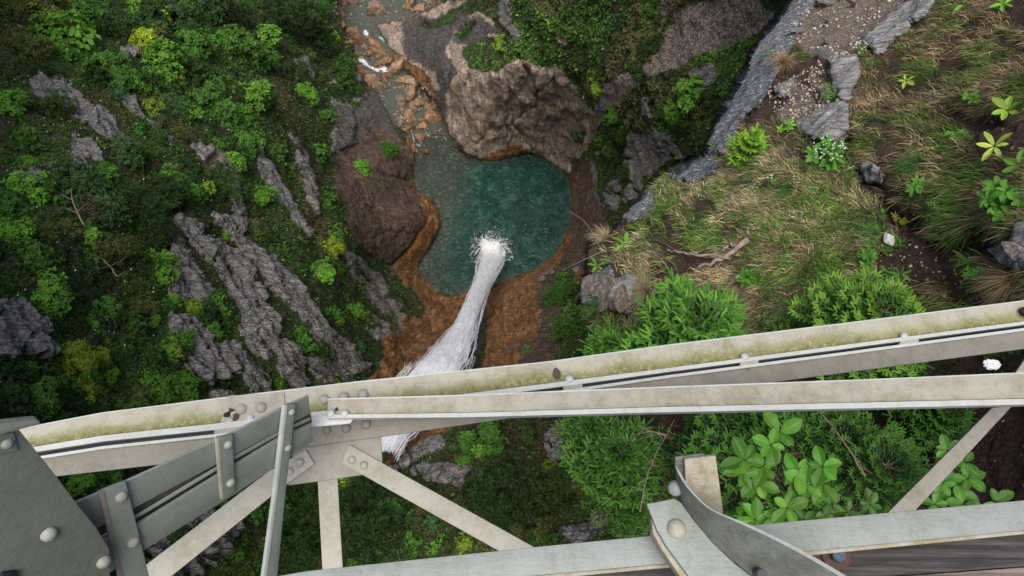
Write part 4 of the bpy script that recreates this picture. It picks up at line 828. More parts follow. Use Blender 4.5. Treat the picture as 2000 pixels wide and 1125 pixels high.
# big gusset at the lower left
GG = Plane(GP.n, 150, 1000, 1.56)
gg = plate('end_gusset', [(-160,830),(0,832),(36,838),(110,930),(149,983),(189,1032),(213,1072),(216,1150),(-160,1150)], GG, M_DGREY, .012, 0., label='large grey-green gusset plate in the lower left corner, painted darker for shade')
plate('cap_flange', [(-160,835),(0,829),(73,821),(79,824),(78,829),(0,849),(-160,884)], GG, M_GREY, .02, .05)
gp0 = plate('washer_plate', [(-20,850),(28,846),(36,880),(-20,892)], GG, M_DGREY, .005, .006)
for x, y, r in ((14,866,12),(96,1044,15),(203,1098,13.5)): rivet(x, y, r, GG, M_RIV, gg, .004)
# deck edge and railing bracket
DK = Plane(UP, 1500, 1060, 1.32)
edge = plate('deck_edge_beam', [(400,1150),(600,1115),(1046,1068),(1276,1046),(1452,1027),(2000,977),(2160,962),(2160,1021),(2000,1037),(1557,1080),(1330,1099),(1053,1124),(800,1155),(500,1190)], DK, M_PALE, .010, 0.)
plate('deck_edge_lip', [(700,1166),(1053,1124),(1330,1099),(1557,1079),(2000,1036),(2160,1020),(2160,1027),(2000,1043),(1557,1087),(1330,1106),(1053,1132),(700,1175)], DK, M_SPECK, .012, .002, bevel=.001)
pk = plate('deck_plank', [(1000,1139),(1330,1104),(1557,1085),(2000,1041),(2160,1025),(2160,1090),(2000,1106),(1700,1128),(1557,1150),(1000,1200)], DK, M_WOOD, .03, -.020, label='dark grey weathered outer deck plank')
plate('deck_plank', [(1500,1156),(1700,1130),(2000,1108),(2160,1093),(2160,1200),(1500,1220)], DK, M_WOOD2, .03, -.018, label='worn pinkish inner deck plank')
def cyl(name, P, n, r, h, seg, mat, parent, bev=.1):
    bm = bmesh.new(); bmesh.ops.create_cone(bm, cap_ends=True, segments=seg, radius1=r, radius2=r * (1 - bev * .2), depth=h)
    bmesh.ops.bevel(bm, geom=list(bm.edges), offset=h * bev, segments=2, affect='EDGES', clamp_overlap=True)
    q = Vector((0, 0, 1)).rotation_difference(Vector(tuple(n))); 
    for v in bm.verts: v.co = q @ v.co + Vector(tuple(P - np.array(bridge.location) + np.array(n) * h * .5))
    me = bpy.data.meshes.new(name); bm.to_mesh(me); bm.free(); return mobj(name, me, mat, parent)
bp = DK.hit(1632., 1085., -.018)
ws = cyl('washer', bp, UP, .028, .004, 28, M_RUST, bridge); cyl('bolt_head', bp + UP * .004, UP, .0145, .014, 6, M_BLUEB, ws)
# bracket: a curved angle, horizontal flange and standing leg
BK = Plane(nrm(UP + np.array([0, 0, 0.])), 1320, 1030, 1.24)
pf = plate('bracket_flange', [(1263,984),(1318,973),(1331,982),(1352,1012),(1389,1057),(1432,1098),(1500,1150),(1370,1150),(1344,1124),(1300,1064),(1283,1034)], BK, M_PALE, .012, 0., label='pale flange of the curved railing bracket')
plate('bracket_shoe', [(1272,1010),(1283,1030),(1300,1064),(1345,1128),(1330,1128),(1290,1070),(1275,1040)], BK, M_SPECK, .03, -.012)
rivet(1321, 1033, 19, BK, M_SPECK, pf, .0)
topc = [(1318,908),(1325,926),(1338,948),(1359,972),(1375,987),(1392,999),(1425,1013),(1460,1029),(1510,1053),(1557,1077),(1600,1102),(1640,1126),(1680,1152)]
topo = [(1330,925),(1337,938),(1349,956),(1368,976),(1383,990),(1400,1000),(1432,1012),(1470,1027),(1518,1050),(1566,1074),(1610,1099),(1652,1124),(1692,1150)]
botc = [(1322,955),(1331,980),(1345,1003),(1362,1024),(1375,1040),(1389,1057),(1412,1078),(1435,1098),(1470,1126),(1500,1148),(1530,1170),(1560,1190),(1590,1210)]
def leg_mesh():
    k = len(topc); a = BK.hit(np.array([p[0] for p in topc]), np.array([p[1] for p in topc]), .085); b = BK.hit(np.array([p[0] for p in topo]), np.array([p[1] for p in topo]), .085); c = BK.hit(np.array([p[0] for p in botc]), np.array([p[1] for p in botc]), -.001)
    thick = b - a; dd = c + thick * 1.0; base = np.array(bridge.location)
    def dens(p, m=60):
        s = np.linspace(0, 1, len(p)); t = np.linspace(0, 1, m); r = np.stack([np.interp(t, s, p[:, i]) for i in range(3)], 1)
        for _ in range(6): r[1:-1] = (r[:-2] + 2 * r[1:-1] + r[2:]) / 4
        return r - base
    a, b, c, dd = dens(a), dens(b), dens(c), dens(dd); m = len(a)
    bm = bmesh.new(); rows = [[bm.verts.new(p) for p in arr] for arr in (a, b, dd, c)]
    for i in range(m - 1):
        for r_ in range(4): f = bm.faces.new((rows[r_][i], rows[r_][i + 1], rows[(r_ + 1) % 4][i + 1], rows[(r_ + 1) % 4][i])); f.material_index = 1 if r_ == 0 else 0
    for e in (0, m - 1): bm.faces.new([rows[r_][e] for r_ in range(4)])
    bmesh.ops.recalc_face_normals(bm, faces=bm.faces)
    me = bpy.data.meshes.new('bracket_leg'); bm.to_mesh(me); bm.free(); smooth(me); me.set_sharp_from_angle(angle=math.radians(45)); return me
lg = mobj('bracket_leg', leg_mesh(), None, bridge); lg.data.materials.append(M_PALE2); lg.data.materials.append(M_PALE)
PO = Plane(nrm(np.array([0, -.55, .8])), 1370, 940, 1.30)
pst = plate('post_end', [(1337,897),(1398,890),(1405,940),(1413,1003),(1400,1010),(1362,990),(1340,965)], PO, M_SPECK, .010, 0.)
plate('post_side', [(1319,893),(1376,886),(1378,892),(1337,899),(1341,960),(1324,945),(1319,910)], PO, M_PALE2, .008, -.012)
rivet(1318, 954, 15, Plane(nrm(np.array([-.6, -.3, .7])), 1318, 954, 1.25), M_PALE, pst, 0.)
cyl('bolt', BK.hit(1478., 1118., .03), nrm(np.array([0, -.2, 1.])), .010, .028, 16, M_BLACK, bridge)
plate('corner_clip', [(-10,1150),(6,1121),(34,1117),(36,1150)], GG, M_BLACK, .01, .01)
# stones lying on the chord, plus a dark lump standing in for a hole
M_PEBB = mat_rock('small_stone', (.06, .045, .04), (.16, .12, .10), (.30, .25, .22), 14., .7)
smalls = rock_mesh('pebble', 77)
smalls.materials.append(M_PEBB)
for x, y, r, c, lab in ((1088,731,12,(1,1,1),'brown-grey pebble resting on the mossy chord beside a white rivet'),(452,802,7,(1,.62,.5),'small reddish pebble against the rivet on the left chord'),(461,815,8.5,(1.15,.9,.85),'pinkish pebble wedged below the left chord rivet'),(443,812,8,(.35,.35,.36),'dark crumbling pebble at the left of the pebble pile'),(658,800,5,(.3,.2,.12),'small dark brown lump standing in for a hole in the second angle beside two white rivets'),(1998,612,14,(.25,.2,.17),'dark lump of debris on the chord at the right edge'),(448,1107 if False else 806,5,(.6,.5,.45),'tiny brown pebble on top of the chord pebble pile')):
    P = CH.hit(float(x), float(y), .006) if x != 658 else B2.hit(658., 800., .002); d = float((P - C0) @ F_); o = bpy.data.objects.new('pebble', smalls); link(o); s = r * d / F_PX
    o.location = tuple(P + UP * s * .4); o.scale = (s, s * rng.uniform(.8, 1.1), s * .8); o.rotation_euler = tuple(rng.uniform(0, 3, 3)); o.color = c + (1,); tag(o, lab, 'pebble')
#@@PART4
# ------------------------------------------------------------------ foliage
def mat_leaf(name, rough=.55, trans=.3, veins=False, bumps=False):
    t = NT(name); c = t.attr('Col').outputs['Color']; oi = t.n('ShaderNodeObjectInfo').outputs['Color']
    col = t.mix(1., c, oi, 'MULTIPLY')
    if veins:
        sp = t.n('ShaderNodeSeparateColor'); t.lk(t.attr('luv').outputs['Color'], sp.inputs[0]); u, v = sp.outputs[0], sp.outputs[1]
        au = t.math('ABSOLUTE', t.math('SUBTRACT', u, .5))
        f = t.math('ABSOLUTE', t.math('SUBTRACT', t.math('FRACT', t.math('ADD', t.math('MULTIPLY', v, 9.), t.math('MULTIPLY', au, -4.))), .5))
        vein = t.math('MAXIMUM', t.smooth(f, .08, .0), t.smooth(au, .035, .0))
        col = t.mix(t.math('MULTIPLY', vein, .35), col, (.30, .48, .12))
        P = t.n('ShaderNodeNewGeometry').outputs['Position']; ns = t.noise(60, 4, .6, P); col = t.mix(t.math('MULTIPLY', t.smooth(ns, .55, .7), .3), col, (.05, .12, .015))
        nb = t.bump(t.math('SUBTRACT', ns, vein), .4, .003)
    b = t.bsdf(col, rough, nb if veins else None, .25)
    tr = t.n('ShaderNodeBsdfTranslucent'); t.lk(t.mix(1., col, (1.3, 1.35, .7), 'MULTIPLY'), tr.inputs[0])
    m = t.n('ShaderNodeMixShader'); m.inputs[0].default_value = trans; t.lk(b.outputs[0], m.inputs[1]); t.lk(tr.outputs[0], m.inputs[2])
    return t.done(m.outputs[0])
M_LEAF = mat_leaf('foliage'); M_NEED = mat_leaf('needles', .6, .12); M_BIG = mat_leaf('broad_leaf', .42, .28, True); M_GRASS = mat_leaf('grass_blades', .65, .2)
def mat_bark(name, c):
    t = NT(name); P = t.n('ShaderNodeNewGeometry').outputs['Position']; a = t.noise(14, 5, .7, P)
    return t.done(t.bsdf(t.ramp(a, [(.3, tuple(v * .5 for v in c)), (.7, tuple(v * 1.4 for v in c))]), .85, t.bump(a, .6, .02)).outputs[0])
M_BARK = mat_bark('bark', (.11, .085, .065)); M_DEAD = mat_bark('dead_wood', (.26, .21, .165)); M_TWIG = mat_bark('twigs', (.15, .11, .08))
def leafquads(P, D, Nn, L, Wd, fold=.25):
    """diamond leaves: base, left, tip, right"""
    Sd = nrm(np.cross(D, Nn)); mid = P + D * (L * .45)[:, None]
    a = P; b = mid + Sd * (Wd * .5)[:, None] + Nn * (Wd * fold)[:, None]; c = P + D * L[:, None]; d = mid - Sd * (Wd * .5)[:, None] + Nn * (Wd * fold)[:, None]
    return np.stack([a, b, c, d], 1)
def quads_obj(name, Qv, cols, mat, parent=None, base=None, me_only=False):
    n = len(Qv); v = Qv.reshape(-1, 3)
    if base is not None: v = v - base
    me = fast_mesh(name, v, np.arange(n * 4).reshape(n, 4)); set_col(me, 'Col', np.repeat(cols, 4, 0)); me.materials.append(mat)
    if me_only: return me
    return mobj(name, me, mat, parent)
def rand_unit(n, r=rng): return nrm(r.normal(size=(n, 3)))
def clusters(Pc, Nc, Rc, k, r=rng, spread=.7, lsz=1., wr=.5):
    """k leaves radiating around each cluster centre; Nc is where the cluster faces"""
    n = len(Pc); P = np.repeat(Pc, k, 0); Nn = np.repeat(Nc, k, 0); R = np.repeat(Rc, k)
    d = nrm(np.cross(Nn, rand_unit(n * k, r)) + Nn * r.uniform(-.15, spread, (n * k, 1)))
    nn = nrm(Nn + rand_unit(n * k, r) * .45); L = R * r.uniform(.65, 1.15, n * k) * lsz
    return leafquads(P + d * (R * .08)[:, None], d, nn, L, L * wr * r.uniform(.8, 1.2, n * k))
def pal(n, lo, hi, r=rng, jit=.12):
    t = r.uniform(0, 1, (n, 1)); lo = np.array(lo); hi = np.array(hi); return np.clip((lo * (1 - t) + hi * t) * r.uniform(1 - jit, 1 + jit, (n, 3)), 0, 1)
def tubes(name, segs, mat, parent=None, base=None, sides=5, me_only=False):
    """segs: list of (points (n,3), radii (n))"""
    vs, qs, o = [], [], 0
    for pts, rad in segs:
        pts = np.asarray(pts, float); n = len(pts); T = nrm(np.gradient(pts, axis=0)); ref = np.array([.31, .2, .93]) if abs(T[0, 2]) < .9 else np.array([1., 0, 0])
        A = nrm(np.cross(T, ref)); Bv = np.cross(T, A); an = np.arange(sides) * 2 * PI / sides
        ring = pts[:, None] + (A[:, None] * np.cos(an)[None, :, None] + Bv[:, None] * np.sin(an)[None, :, None]) * np.asarray(rad)[:, None, None]
        vs.append(ring.reshape(-1, 3)); i = np.arange(n - 1)[:, None] * sides; j = np.arange(sides)[None]; j2 = (j + 1) % sides
        qs.append(np.stack([i + j, i + j2, i + sides + j2, i + sides + j], -1).reshape(-1, 4) + o); o += n * sides
    v = np.concatenate(vs); 
    if base is not None: v = v - base
    me = fast_mesh(name, v, np.concatenate(qs)); smooth(me); me.materials.append(mat)
    return me if me_only else mobj(name, me, mat, parent)
def curve_pts(a, b, sag, n=7, r=rng, wig=.05):
    t = np.linspace(0, 1, n)[:, None]; L = np.linalg.norm(b - a); p = a * (1 - t) + b * t + np.array([0, 0, 1.]) * sag * (t * (1 - t) * 4)
    w = r.normal(size=(n, 3)) * wig * L; w[0] = 0; w[-1] = 0; return p + w
# -------- shrub prototypes, radius 1, crown centre at origin
def crown_pts(n, r, lobes=7, flat=.8):
    c = rand_unit(lobes, r) * r.uniform(.3, .62, (lobes, 1)); c[:, 2] *= flat; rad = r.uniform(.28, .5, lobes)
    k = r.integers(0, lobes, n); d = rand_unit(n, r); P = c[k] + d * (rad[k] * r.uniform(.55, 1.05, n) ** .6)[:, None]
    return P, nrm(d * .6 + nrm(P + 1e-6) * .5 + np.array([0, 0, .7])), c
def proto(kind, seed):
    r = np.random.default_rng(seed)
    if kind == 'broad': n, k, R, sp, wr = 420, 7, .135, .5, .55
    elif kind == 'airy': n, k, R, sp, wr = 190, 8, .16, .35, .55
    elif kind == 'fine': n, k, R, sp, wr = 900, 6, .085, .9, .4
    elif kind == 'pine': n, k, R, sp, wr = 330, 16, .15, 1.5, .13
    elif kind == 'grassy': n, k, R, sp, wr = 420, 9, .26, 1.2, .10
    P, Nn, lob = crown_pts(n, r, {'broad': 9, 'airy': 8, 'fine': 9, 'pine': 8, 'grassy': 5}[kind], .8 if kind != 'grassy' else .35)
    Rc = np.full(n, R) * r.uniform(.7, 1.25, n)
    Qv = clusters(P, Nn, Rc, k, r, sp, 1., wr)
    # shade painted into leaf colour: crown bottoms darker, tops lighter; tone varies by twig
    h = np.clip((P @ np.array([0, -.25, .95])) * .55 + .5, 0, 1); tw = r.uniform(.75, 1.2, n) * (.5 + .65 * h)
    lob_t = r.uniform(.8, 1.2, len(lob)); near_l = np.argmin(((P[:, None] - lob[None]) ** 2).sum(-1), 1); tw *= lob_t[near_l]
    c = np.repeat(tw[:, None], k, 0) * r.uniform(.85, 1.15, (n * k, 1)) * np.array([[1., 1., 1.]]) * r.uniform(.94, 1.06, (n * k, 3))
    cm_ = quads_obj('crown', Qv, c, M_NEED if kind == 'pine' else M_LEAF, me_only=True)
    root = np.array([0, 0, -1.15]); segs = []
    fork = np.array([r.uniform(-.1, .1), r.uniform(-.1, .1), -.55]); segs.append((curve_pts(root, fork, 0, 5, r), np.linspace(.045, .035, 5)))
    for q in lob: segs.append((curve_pts(fork, q, .05, 7, r), np.linspace(.03, .008, 7)))
    for j in r.integers(0, n, 26): segs.append((curve_pts(lob[near_l[j]], P[j], .02, 5, r), np.linspace(.010, .003, 5)))
    tm_ = tubes('trunk', segs, M_BARK, me_only=True)
    return cm_, tm_
PROTO = {k: [proto(k, 1000 + 10 * i + j) for j in range(3)] for i, k in enumerate(('broad', 'airy', 'fine', 'pine', 'grassy'))}
TN = {'L': ((.088,.205,.028), 'bright green'), 'G': ((.045,.112,.020), 'mid green'), 'D': ((.018,.042,.012), 'dark green'), 'Y': ((.19,.25,.025), 'yellow-green'), 'O': ((.075,.088,.026), 'olive green'), 'B': ((.052,.105,.045), 'greyish green'), 'K': ((.028,.058,.014), 'deep green'), 'R': ((.085,.07,.045), 'brownish')}
KN = {'broad': ('leafy_shrub', 'leafy shrub', 'shrub'), 'airy': ('young_tree', 'open-branched young tree', 'tree'), 'fine': ('fine_leaved_shrub', 'fine-leaved bush', 'bush'), 'pine': ('dwarf_pine', 'tufted dwarf pine', 'pine'), 'grassy': ('grass_clump', 'overhanging grass clump', 'grass')}
SHR = [
('airy',134,71,62,'L','spreading at the upper left over dark shrubs'),('broad',86,22,48,'O','near the top left corner'),('fine',15,22,46,'O','filling the very top left corner'),('broad',168,26,42,'G','at the top edge right of the corner bush'),
('broad',284,84,36,'Y','at the top of the tall bright clump, upper left'),('broad',316,124,48,'L','forming the lower half of the tall bright clump'),('broad',209,131,46,'G','between the bright tree and the bright clump'),('airy',312,157,30,'L','hanging below the tall bright clump'),
('broad',187,160,30,'D','in the hollow under the bright open tree'),('fine',37,101,52,'O','large and dusky on the left edge above the rock rib'),('fine',76,134,32,'D','just above the top end of the left rock rib'),('pine',119,212,48,'K','sitting on the middle of the left rock rib'),
('broad',22,212,42,'L','on the left edge below the dusky bush'),('broad',56,278,38,'G','on the left edge beside brown dead grass'),('broad',235,160,34,'G','hanging over the thin diagonal rock rib'),('broad',355,40,48,'D','at the top, third from the corner'),
('fine',224,52,42,'D','behind the bright clump at the top'),('broad',285,30,40,'D','at the top edge above the yellowish bush'),('broad',377,88,46,'G','right of the tall bright clump'),('broad',459,88,46,'G','in the upper middle of the left slope'),
('airy',523,72,34,'L','near the top of the left slope, right half'),('broad',511,122,36,'G','below the small bright tree on the upper slope'),('fine',373,144,40,'K','in shade right of the bright clump'),('broad',411,186,50,'G','broad and rounded in the middle of the upper slope'),
('airy',496,186,48,'L','scattered light leaves in the centre of the upper slope'),('broad',440,224,40,'G','below the rounded bush of the upper slope'),('airy',372,222,30,'L','small, with star-like leaves beside the thin rib'),('fine',336,212,32,'B','left of the star-leaved sapling'),
('fine',299,263,30,'G','conical, growing over the end of the thin diagonal rib'),('pine',347,262,24,'O','small, under the thin rib end'),('broad',474,224,30,'L','right of the bush pair in mid slope'),('broad',597,182,26,'L','low on the upper right of the left slope'),
('pine',597,34,62,'D','big and dark at the top beside the stream'),('pine',541,26,52,'D','dark, left of the big one by the stream'),('fine',627,80,44,'D','dark, overhanging the stream head'),('fine',667,136,42,'K','leaning over the stream below the rock bar'),
('broad',688,172,22,'K','lowest one leaning over the stream boulders'),('broad',655,182,24,'D','above the dark cliff at the stream'),('broad',635,224,24,'G','on the crest left of the dark cliff'),('fine',582,142,32,'D','in the dark gully of the upper slope'),
('broad',411,18,46,'D','at the top edge left of the dark pines'),('pine',470,30,44,'D','at the top, between dark shrubs'),('fine',228,293,44,'B','beside the foot of the left rock rib'),('broad',258,308,30,'G','right of the greyish bush at the rib foot'),
('broad',49,327,26,'L','above the small left outcrop'),('fine',131,345,58,'B','wide and pale below the left outcrops'),('broad',209,345,40,'G','in the middle of the left slope'),('pine',336,345,30,'L','with light tips below the pale outcrop'),
('pine',430,362,48,'K','round and dark against the narrow grey cliff'),('pine',336,379,46,'D','left of the round pine'),('pine',263,398,52,'D','in the dark pine group, left centre'),('fine',168,398,62,'B','large and feathery on the left'),
('broad',56,375,48,'L','on the far left, mid height'),('broad',15,405,42,'G','cut by the left edge, mid height'),('broad',482,278,36,'G','above the rock ribs'),('broad',515,387,30,'L','between two grey rock ribs'),
('airy',545,300,24,'G','small, between the ribs near the crest'),('broad',23,456,38,'L','on the left edge above the brown hollow'),('pine',90,452,34,'O','left, beside the bare grey twigs'),('broad',59,499,42,'G','left, above the bright round bush'),
('fine',156,413,36,'R','thin and twiggy among greener bushes'),('broad',178,466,32,'L','left centre above the olive bush'),('fine',219,499,48,'O','wide and pale, left of the first rock rib'),('pine',282,432,50,'D','at the top of the slab ribs'),
('pine',312,462,40,'D','touching the first slab rib'),('broad',94,568,46,'L','round and bright in the lower left'),('broad',442,463,12,'L','tiny, on the slab crest'),('pine',504,455,30,'O','light-tipped, on the slope above the brown boulder'),
('broad',649,468,36,'G','on the slope above the orange bowl'),('pine',645,487,26,'Y','glowing on the slope left of the pool'),('broad',633,537,38,'L','below the glowing pine left of the pool'),('fine',665,541,26,'G','left of the orange bowl'),
('broad',340,584,16,'L','tiny, under the overhanging end of the first rib'),('pine',375,600,20,'Y','small, beside the overhang'),('pine',219,622,28,'O','round, lower left slope'),('broad',172,634,22,'L','small, left of the round olive pine'),
('pine',276,601,28,'O','pale, below the first rib'),('broad',258,640,32,'G','above the bright low bush, lower left'),('pine',140,702,42,'Y','brightest lime one in the lower left'),('pine',196,704,28,'Y','attached to the right of the brightest lime one'),
('pine',200,667,14,'Y','little upright tip above the lime pines'),('broad',215,738,22,'L','below the lime pines'),('broad',321,691,28,'L','small, left of the speckled outcrop'),('fine',306,748,56,'L','large and feathery just above the chord'),
('fine',354,758,36,'L','right shoulder of the large feathery bush'),('pine',168,762,30,'Y','dull, just above the chord on the left'),('broad',242,793,32,'L','touching the chord from behind, left'),('broad',86,777,42,'G','just above the left end of the chord'),
('broad',23,775,42,'D','above the big grey gusset'),('broad',12,732,40,'D','on the left edge above the gusset'),('fine',130,610,34,'K','in shade between bright bushes, lower left'),('broad',290,690,30,'K','in shade beside the speckled outcrop'),
('airy',1356,192,46,'L','light and lacy in front of the dark right cliff'),('airy',1320,224,30,'L','lower branch group left of the lacy tree'),('pine',1338,142,18,'O','small dome on the right grassy spur'),('pine',1298,216,22,'O','mossy-looking, on the right spur'),
('broad',1391,190,24,'K','behind the lacy tree beside the blue-grey slab'),('broad',1203,222,26,'G','on the cliff edge right of the pool'),('fine',1215,260,30,'K','hanging down the right cliff'),('broad',1250,135,26,'K','on the upper right grassy slope'),('broad',1200,300,34,'K','draped down the right cliff, middle'),('fine',1222,350,30,'K','draped down the right cliff, lowest'),
('broad',705,328,22,'L','small, on the brown boulder wall'),('grassy',760,292,22,'G','on the dark rock left of the inlet'),
('fine',1113,650,52,'G','dense, under the grey lip of the near ledge'),('grassy',1098,580,36,'G','soft, on the slab beside the orange rock'),('broad',1029,688,18,'B','small, beside the fall just above the chord'),('broad',1150,600,26,'K','in the shade of the near ledge'),
('broad',150,947,34,'L','seen through the gap left of the grey bar'),('broad',216,925,28,'G','seen between chord and grey bar'),('broad',330,1060,28,'K','seen under the lower grey bar'),
('pine',732,1042,66,'D','large, right of the vertical strap'),('pine',696,984,48,'D','right beside the vertical strap'),('broad',762,992,24,'G','small, right of the strap-side pine'),('pine',590,988,56,'K','left of the vertical strap'),('pine',580,1068,58,'D','at the bottom left of the vertical strap'),('broad',455,1075,24,'G','small, at the bottom beside the cream strap'),('fine',520,985,26,'K','between the hanging bar and the strap'),
('pine',940,958,58,'D','in the middle under the chord'),('pine',997,936,46,'D','centre of the dark pine group under the chord'),('pine',1036,982,62,'D','largest of the pine group under the chord'),('pine',1091,962,46,'K','right side of the pine group under the chord'),('fine',1121,928,40,'K','right edge of the pine group under the chord'),('pine',978,1012,50,'D','at the end of the right cream strap'),('pine',905,1040,38,'D','below the right cream strap'),('pine',1062,1036,32,'O','just above the deck edge'),
('fine',1016,978,16,'Y','slim, upright and glowing under the chord'),('fine',1024,1012,18,'Y','lower part of the slim glowing pair'),('fine',1008,1040,22,'O','right above the end of the right strap'),('broad',959,852,42,'G','right of the lower white water, under the chord'),('broad',915,866,32,'G','nearest the lower white water'),('broad',1025,842,28,'K','tucked under the second angle'),('broad',910,902,22,'G','above the pale outcrop under the chord'),('fine',1168,912,28,'K','beside the spruce branches under the chord'),('broad',1242,1022,44,'K','next to the bracket, dark'),('grassy',840,1010,40,'O','straw-tinted, below the right cream strap'),('grassy',1165,960,40,'O','straw-tinted, left of the spruce branches'),
]
rs = np.random.default_rng(11)
UPV = np.array([0, 0, 1.])
for i, (kd, x, y, rp, tn, where) in enumerate(SHR):
    d = float(sample(DEPTH, x, y)[0]); r = rp * d / F_PX * 1.18; P = at_d(float(x), float(y), d - r * .55)
    nm, words, cat = KN[kd]; base = P - UPV * r * 1.15
    e = empty(nm, base, '%s %s %s' % (TN[tn][1], words, where), cat, 'shrubs and trees on the gorge slopes')
    cr, tk = PROTO[kd][i % 3]; c = np.array(TN[tn][0]) * rs.uniform(.88, 1.12); rz = rs.uniform(0, 6.28)
    for m, nm2 in ((cr, 'crown'), (tk, 'trunk')):
        o = bpy.data.objects.new(nm2, m); link(o); o.parent = e; o.location = (0, 0, r * 1.15); o.scale = (r, r, r); o.rotation_euler = (0, 0, rz)
        if nm2 == 'crown': o.color = tuple(c * np.array([1.65, 1.65, 1.35])) + (1,)
# -------- undergrowth covering the slopes
def pick(n, x0, x1, y0, y1, wfun):
    x = rng.uniform(x0, x1, n); y = rng.uniform(y0, y1, n); k = rng.uniform(0, 1, n) < wfun(x, y); return x[k], y[k]
def cover(name, n, x0, x1, y0, y1, near, size, k, wr, palettes, label, spread, lift=.3):
    x, y = pick(int(n * 1.25), x0, x1, y0, y1, lambda a, b: np.clip(sample(VEG, a, b), 0, 1) ** 1.3 * (sample(NEARM, a, b) > .5 if near else sample(NEARM, a, b) < .5))
    P = sample(V, x, y); Nn = nrm(sample(N1g, x, y) + UPV * .35)
    nz = fbm(P / 5.5, 7, 3); nz2 = fbm(P / 1.6, 8, 3); nz3 = fbm(P / 9., 19, 3)
    keep = rng.uniform(0, 1, len(x)) < sstep(.28, .5, nz2) * .85 + .15; x, y, P, Nn, nz, nz2, nz3 = [q[keep] for q in (x, y, P, Nn, nz, nz2, nz3)]
    R = rng.uniform(size * .6, size * 1.35, len(x)) * (.7 + .7 * nz2) * np.clip(sample(DEPTH, x, y) / 72., .45, 1.1)
    P = P + Nn * (R * lift * rng.uniform(0, 2.2, len(x)))[:, None]
    Qv = clusters(P, Nn, R, k, rng, spread, 1., wr)
    t = np.clip((nz - .5) * 3.2 + .5 + rng.normal(0, .18, len(x)), 0, 1)[:, None]; c = palettes[0] * (1 - t) + palettes[1] * t
    b = sstep(.56, .68, nz3)[:, None] * .7; c = c * (1 - b) + palettes[2] * b
    yl = (rng.uniform(0, 1, len(x)) < .05)[:, None]; c = np.where(yl, palettes[3], c)
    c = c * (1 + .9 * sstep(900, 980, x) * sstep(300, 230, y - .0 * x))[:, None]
    c = np.repeat(c, k, 0) * rng.uniform(.7, 1.3, (len(x) * k, 1))
    return tag(quads_obj(name, Qv, np.clip(c, 0, 1), M_LEAF), label, 'undergrowth', kind='stuff')
PALF = [np.array(v) for v in ((.026,.055,.015), (.068,.15,.027), (.11,.088,.042), (.15,.25,.04))]
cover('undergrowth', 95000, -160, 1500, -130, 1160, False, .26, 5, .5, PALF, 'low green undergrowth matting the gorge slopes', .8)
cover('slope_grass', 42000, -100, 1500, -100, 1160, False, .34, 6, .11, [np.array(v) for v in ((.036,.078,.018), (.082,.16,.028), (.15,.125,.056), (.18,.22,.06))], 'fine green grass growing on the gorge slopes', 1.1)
# thicket: low bushes growing into one another
xs_, ys_ = pick(1500, -120, 1300, -110, 1150, lambda a, b: (sample(VEG, a, b) > .75) * (sample(NEARM, a, b) < .3) * np.where((a > 850) & (b < 420), .25, 1) * sstep(.40, .56, fbm(np.c_[a / 90, b / 90, a * 0], 61, 3) + .12 * sstep(620, 300, a)) * sstep(0, 30, np.minimum(sdf(a, b, POOL), sdf(a, b, STREAM))))
TQ, TCc = [], []
dps = sample(DEPTH, xs_, ys_); pts_ = sample(V, xs_, ys_)
PT = np.array([(.020,.048,.012), (.045,.115,.020), (.085,.18,.028), (.06,.075,.025), (.14,.20,.03), (.03,.07,.03)]); PW = [.30, .28, .18, .12, .05, .07]
for q in range(len(xs_)):
    r_px = rng.uniform(14, 36); r = r_px * dps[q] / F_PX; k = 6; n = int(34 + r_px * 3.2); Pq, Nq, _ = crown_pts(n, rng, 5); Pw = pts_[q] + np.array([0, 0, .35 * r]) + Pq * r; lead = rng.choice(6, p=PW)
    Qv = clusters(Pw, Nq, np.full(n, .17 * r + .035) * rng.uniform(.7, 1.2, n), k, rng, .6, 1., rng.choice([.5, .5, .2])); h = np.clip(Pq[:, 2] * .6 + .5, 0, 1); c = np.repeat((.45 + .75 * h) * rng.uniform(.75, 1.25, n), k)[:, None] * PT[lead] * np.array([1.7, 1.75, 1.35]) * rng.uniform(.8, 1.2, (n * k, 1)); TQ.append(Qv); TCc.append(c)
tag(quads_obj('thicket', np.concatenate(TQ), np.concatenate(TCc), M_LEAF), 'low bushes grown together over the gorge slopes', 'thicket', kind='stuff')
# tiny white blossoms dotted over the left slope
x, y = pick(420, 20, 760, 150, 700, lambda a, b: sample(VEG, a, b) * (sample(NEARM, a, b) < .5)); P = sample(V, x, y) + UPV * .35
tag(pebble_field('blossoms', P, rng.uniform(.03, .06, len(x)), np.full((len(x), 3), .7), M_DROP), 'tiny white blossoms dotted over the slope', 'blossoms', kind='stuff')
# -------- grass of the near ledge
def blades(name, P0, D0, L, Wd, col, label, droop=.45, seg=3, kind='stuff', parent=None, base=None):
    n = len(P0); t = np.linspace(0, 1, seg + 1); C = P0[:, None] + D0[:, None] * (L[:, None, None] * t[None, :, None]) - UPV * (L[:, None, None] * (t ** 2)[None, :, None] * droop)
    view = nrm(C0 - P0); Sd = nrm(np.cross(D0, view) + rand_unit(n) * .5)
    wv = (Wd[:, None] * (1 - t[None] ** 1.6 * .92))[..., None] * Sd[:, None] * .5
    A = C - wv; B_ = C + wv; Qv = np.stack([A[:, :-1], B_[:, :-1], B_[:, 1:], A[:, 1:]], 2).reshape(-1, 4, 3)
    sh = np.linspace(.65, 1.15, seg)[None, :, None]; cc = (col[:, None] * sh).reshape(-1, 3)
    o = quads_obj(name, Qv, np.clip(cc, 0, 1), M_GRASS, parent, base)
    if label: tag(o, label, 'grass', kind=kind)
    return o
